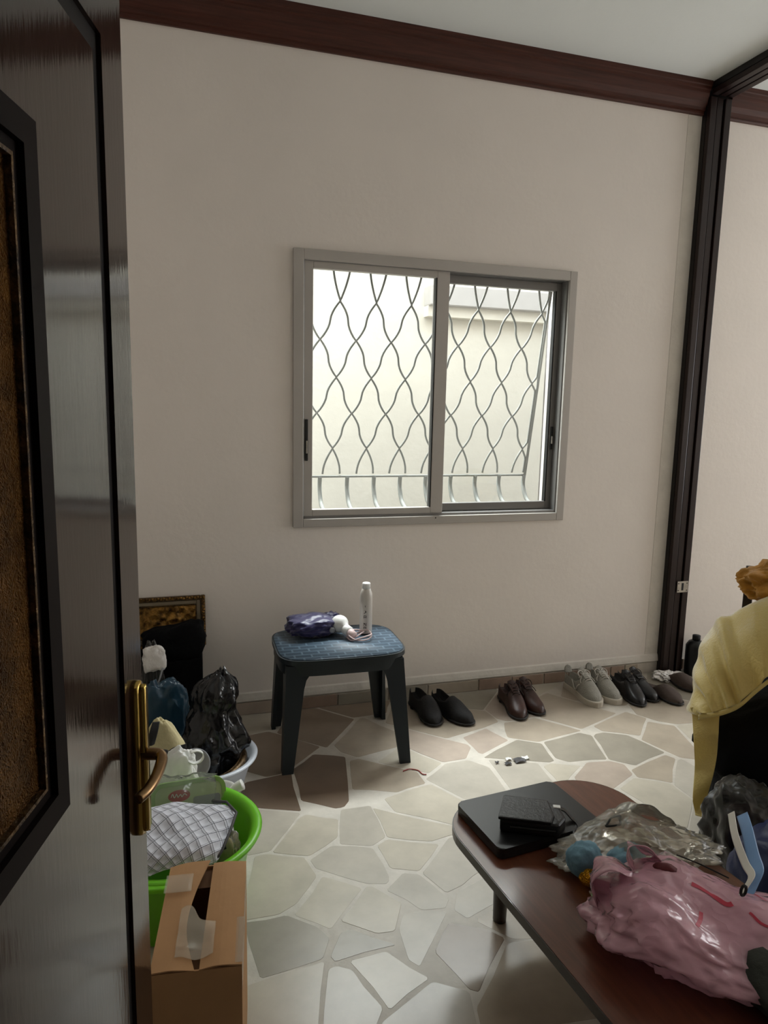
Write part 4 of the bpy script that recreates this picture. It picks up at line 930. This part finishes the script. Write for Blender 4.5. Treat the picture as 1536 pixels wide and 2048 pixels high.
# small clear bag with beige contents in the tub
sb = thing('small_clear_bag', 'small clear bag with beige and black things at the tub edge', 'bag', (.110, -1.315, .115), .4)
link('film', blob_me((.09, .11, .14), 66, .2, 5, .2, 8, sub=4), 'clearfilm', sb, True)
link('beige_packet', blob_me((.06, .075, .115), 67, .1, 4, .1, 6, sub=3), 'beige', sb, True)
link('black_cord', tube_me(smoothpts([(-.02, -.05, .11), (-.01, -.02, .132), (.015, -.01, .122), (.0, .02, .134), (.02, .045, .115)], 5), .005, 6), 'black', sb, True)
# white tube handle lying on the tub rim
wt = thing('white_jug', 'white plastic jug with a stubby handle wedged behind the green tub', 'jug', (.122, -.955, 0))
link('jug_body', lathe_me([(0, 0), (.04, 0), (.045, .006), (.05, .17), (.054, .178), (.050, .18), (.045, .17), (.04, .01), (0, .008)], 28), 'white', wt, True)
link('handle', tube_me(smoothpts([(.035, -.02, .165), (.055, -.022, .185), (.075, -.025, .196)], 5), lambda t: .016+.003*t, 12), 'white', wt, True)

# cardboard box
bxp = F(397, 1830, .40)
bx = thing('cardboard_box', 'brown cardboard box with half-open taped flaps in front of the tub', 'box', (.0355, -1.836, 0), math.radians(-7))
BW2, BD2, BH = .088, .160, .40
for nm, x0, x1, y0, y1 in (('side', -BW2, -BW2+.004, -BD2, BD2), ('side', BW2-.004, BW2, -BD2, BD2), ('front', -BW2+.004, BW2-.004, -BD2, -BD2+.004), ('back', -BW2+.004, BW2-.004, BD2-.004, BD2)): box(nm, 'card', bx, x0, x1, y0, y1, 0, BH-.002)
box('bottom', 'card', bx, -BW2+.004, BW2-.004, -BD2+.004, BD2-.004, .001, .006)
box('inner_flap', 'cardin', bx, -BW2+.006, BW2-.006, -BD2+.005, -BD2+.06, BH-.012, BH-.009); box('inner_flap', 'cardin', bx, -BW2+.006, BW2-.006, BD2-.07, BD2-.005, BH-.012, BH-.009)
GAP = {0: -.004, .33: -.030, .66: -.022, 1: .004}
lfl = patch_me([[Vector((-BW2, -BD2+.318*t, BH-.001)), Vector((-BW2*.55, -BD2+.318*t, BH+.002+.006*t)), Vector((GAP[t], -BD2+.318*t, BH-.004+.014*t))] for t in (0, .33, .66, 1)], 5, 5, None, .003); link('flap', lfl, 'card', bx)
rfl = patch_me([[Vector((.006+.006*t, -BD2+.318*t, BH-.003+.004*t)), Vector((BW2*.5, -BD2+.318*t, BH+.003)), Vector((BW2, -BD2+.318*t, BH-.001))] for t in (0, .33, .66, 1)], 4, 4, None, .003); link('flap', rfl, 'card', bx)
link('packing_tape', patch_me([[Vector((-.045, -.13+.13*t, BH+.008+.004*t)), Vector((-.025, -.135+.14*t, BH+.011+.004*t)), Vector((.000, -.14+.10*t, BH+.006+.008*(t > .5))), Vector((.030, -.13+.09*t, BH+.008))] for t in (0, .25, .5, .75, 1)], 5, 5, lambda u, v, p: .004*nz(p, 50, 3), .0006), 'tape', bx, True)
link('packing_tape', box_me(.060, .0882, -.155, -.03, BH+.0032, BH+.0037), 'tape', bx); link('packing_tape', box_me(.0881, .0885, -.155, .10, BH-.06, BH+.003), 'tape', bx)
link('packing_tape', patch_me([[Vector((-.09+.03*i, .05+.03*j, BH+.0155+.003*((i*j) % 2))) for i in range(3)] for j in range(3)], 3, 3, None, .0006), 'tape', bx, True)
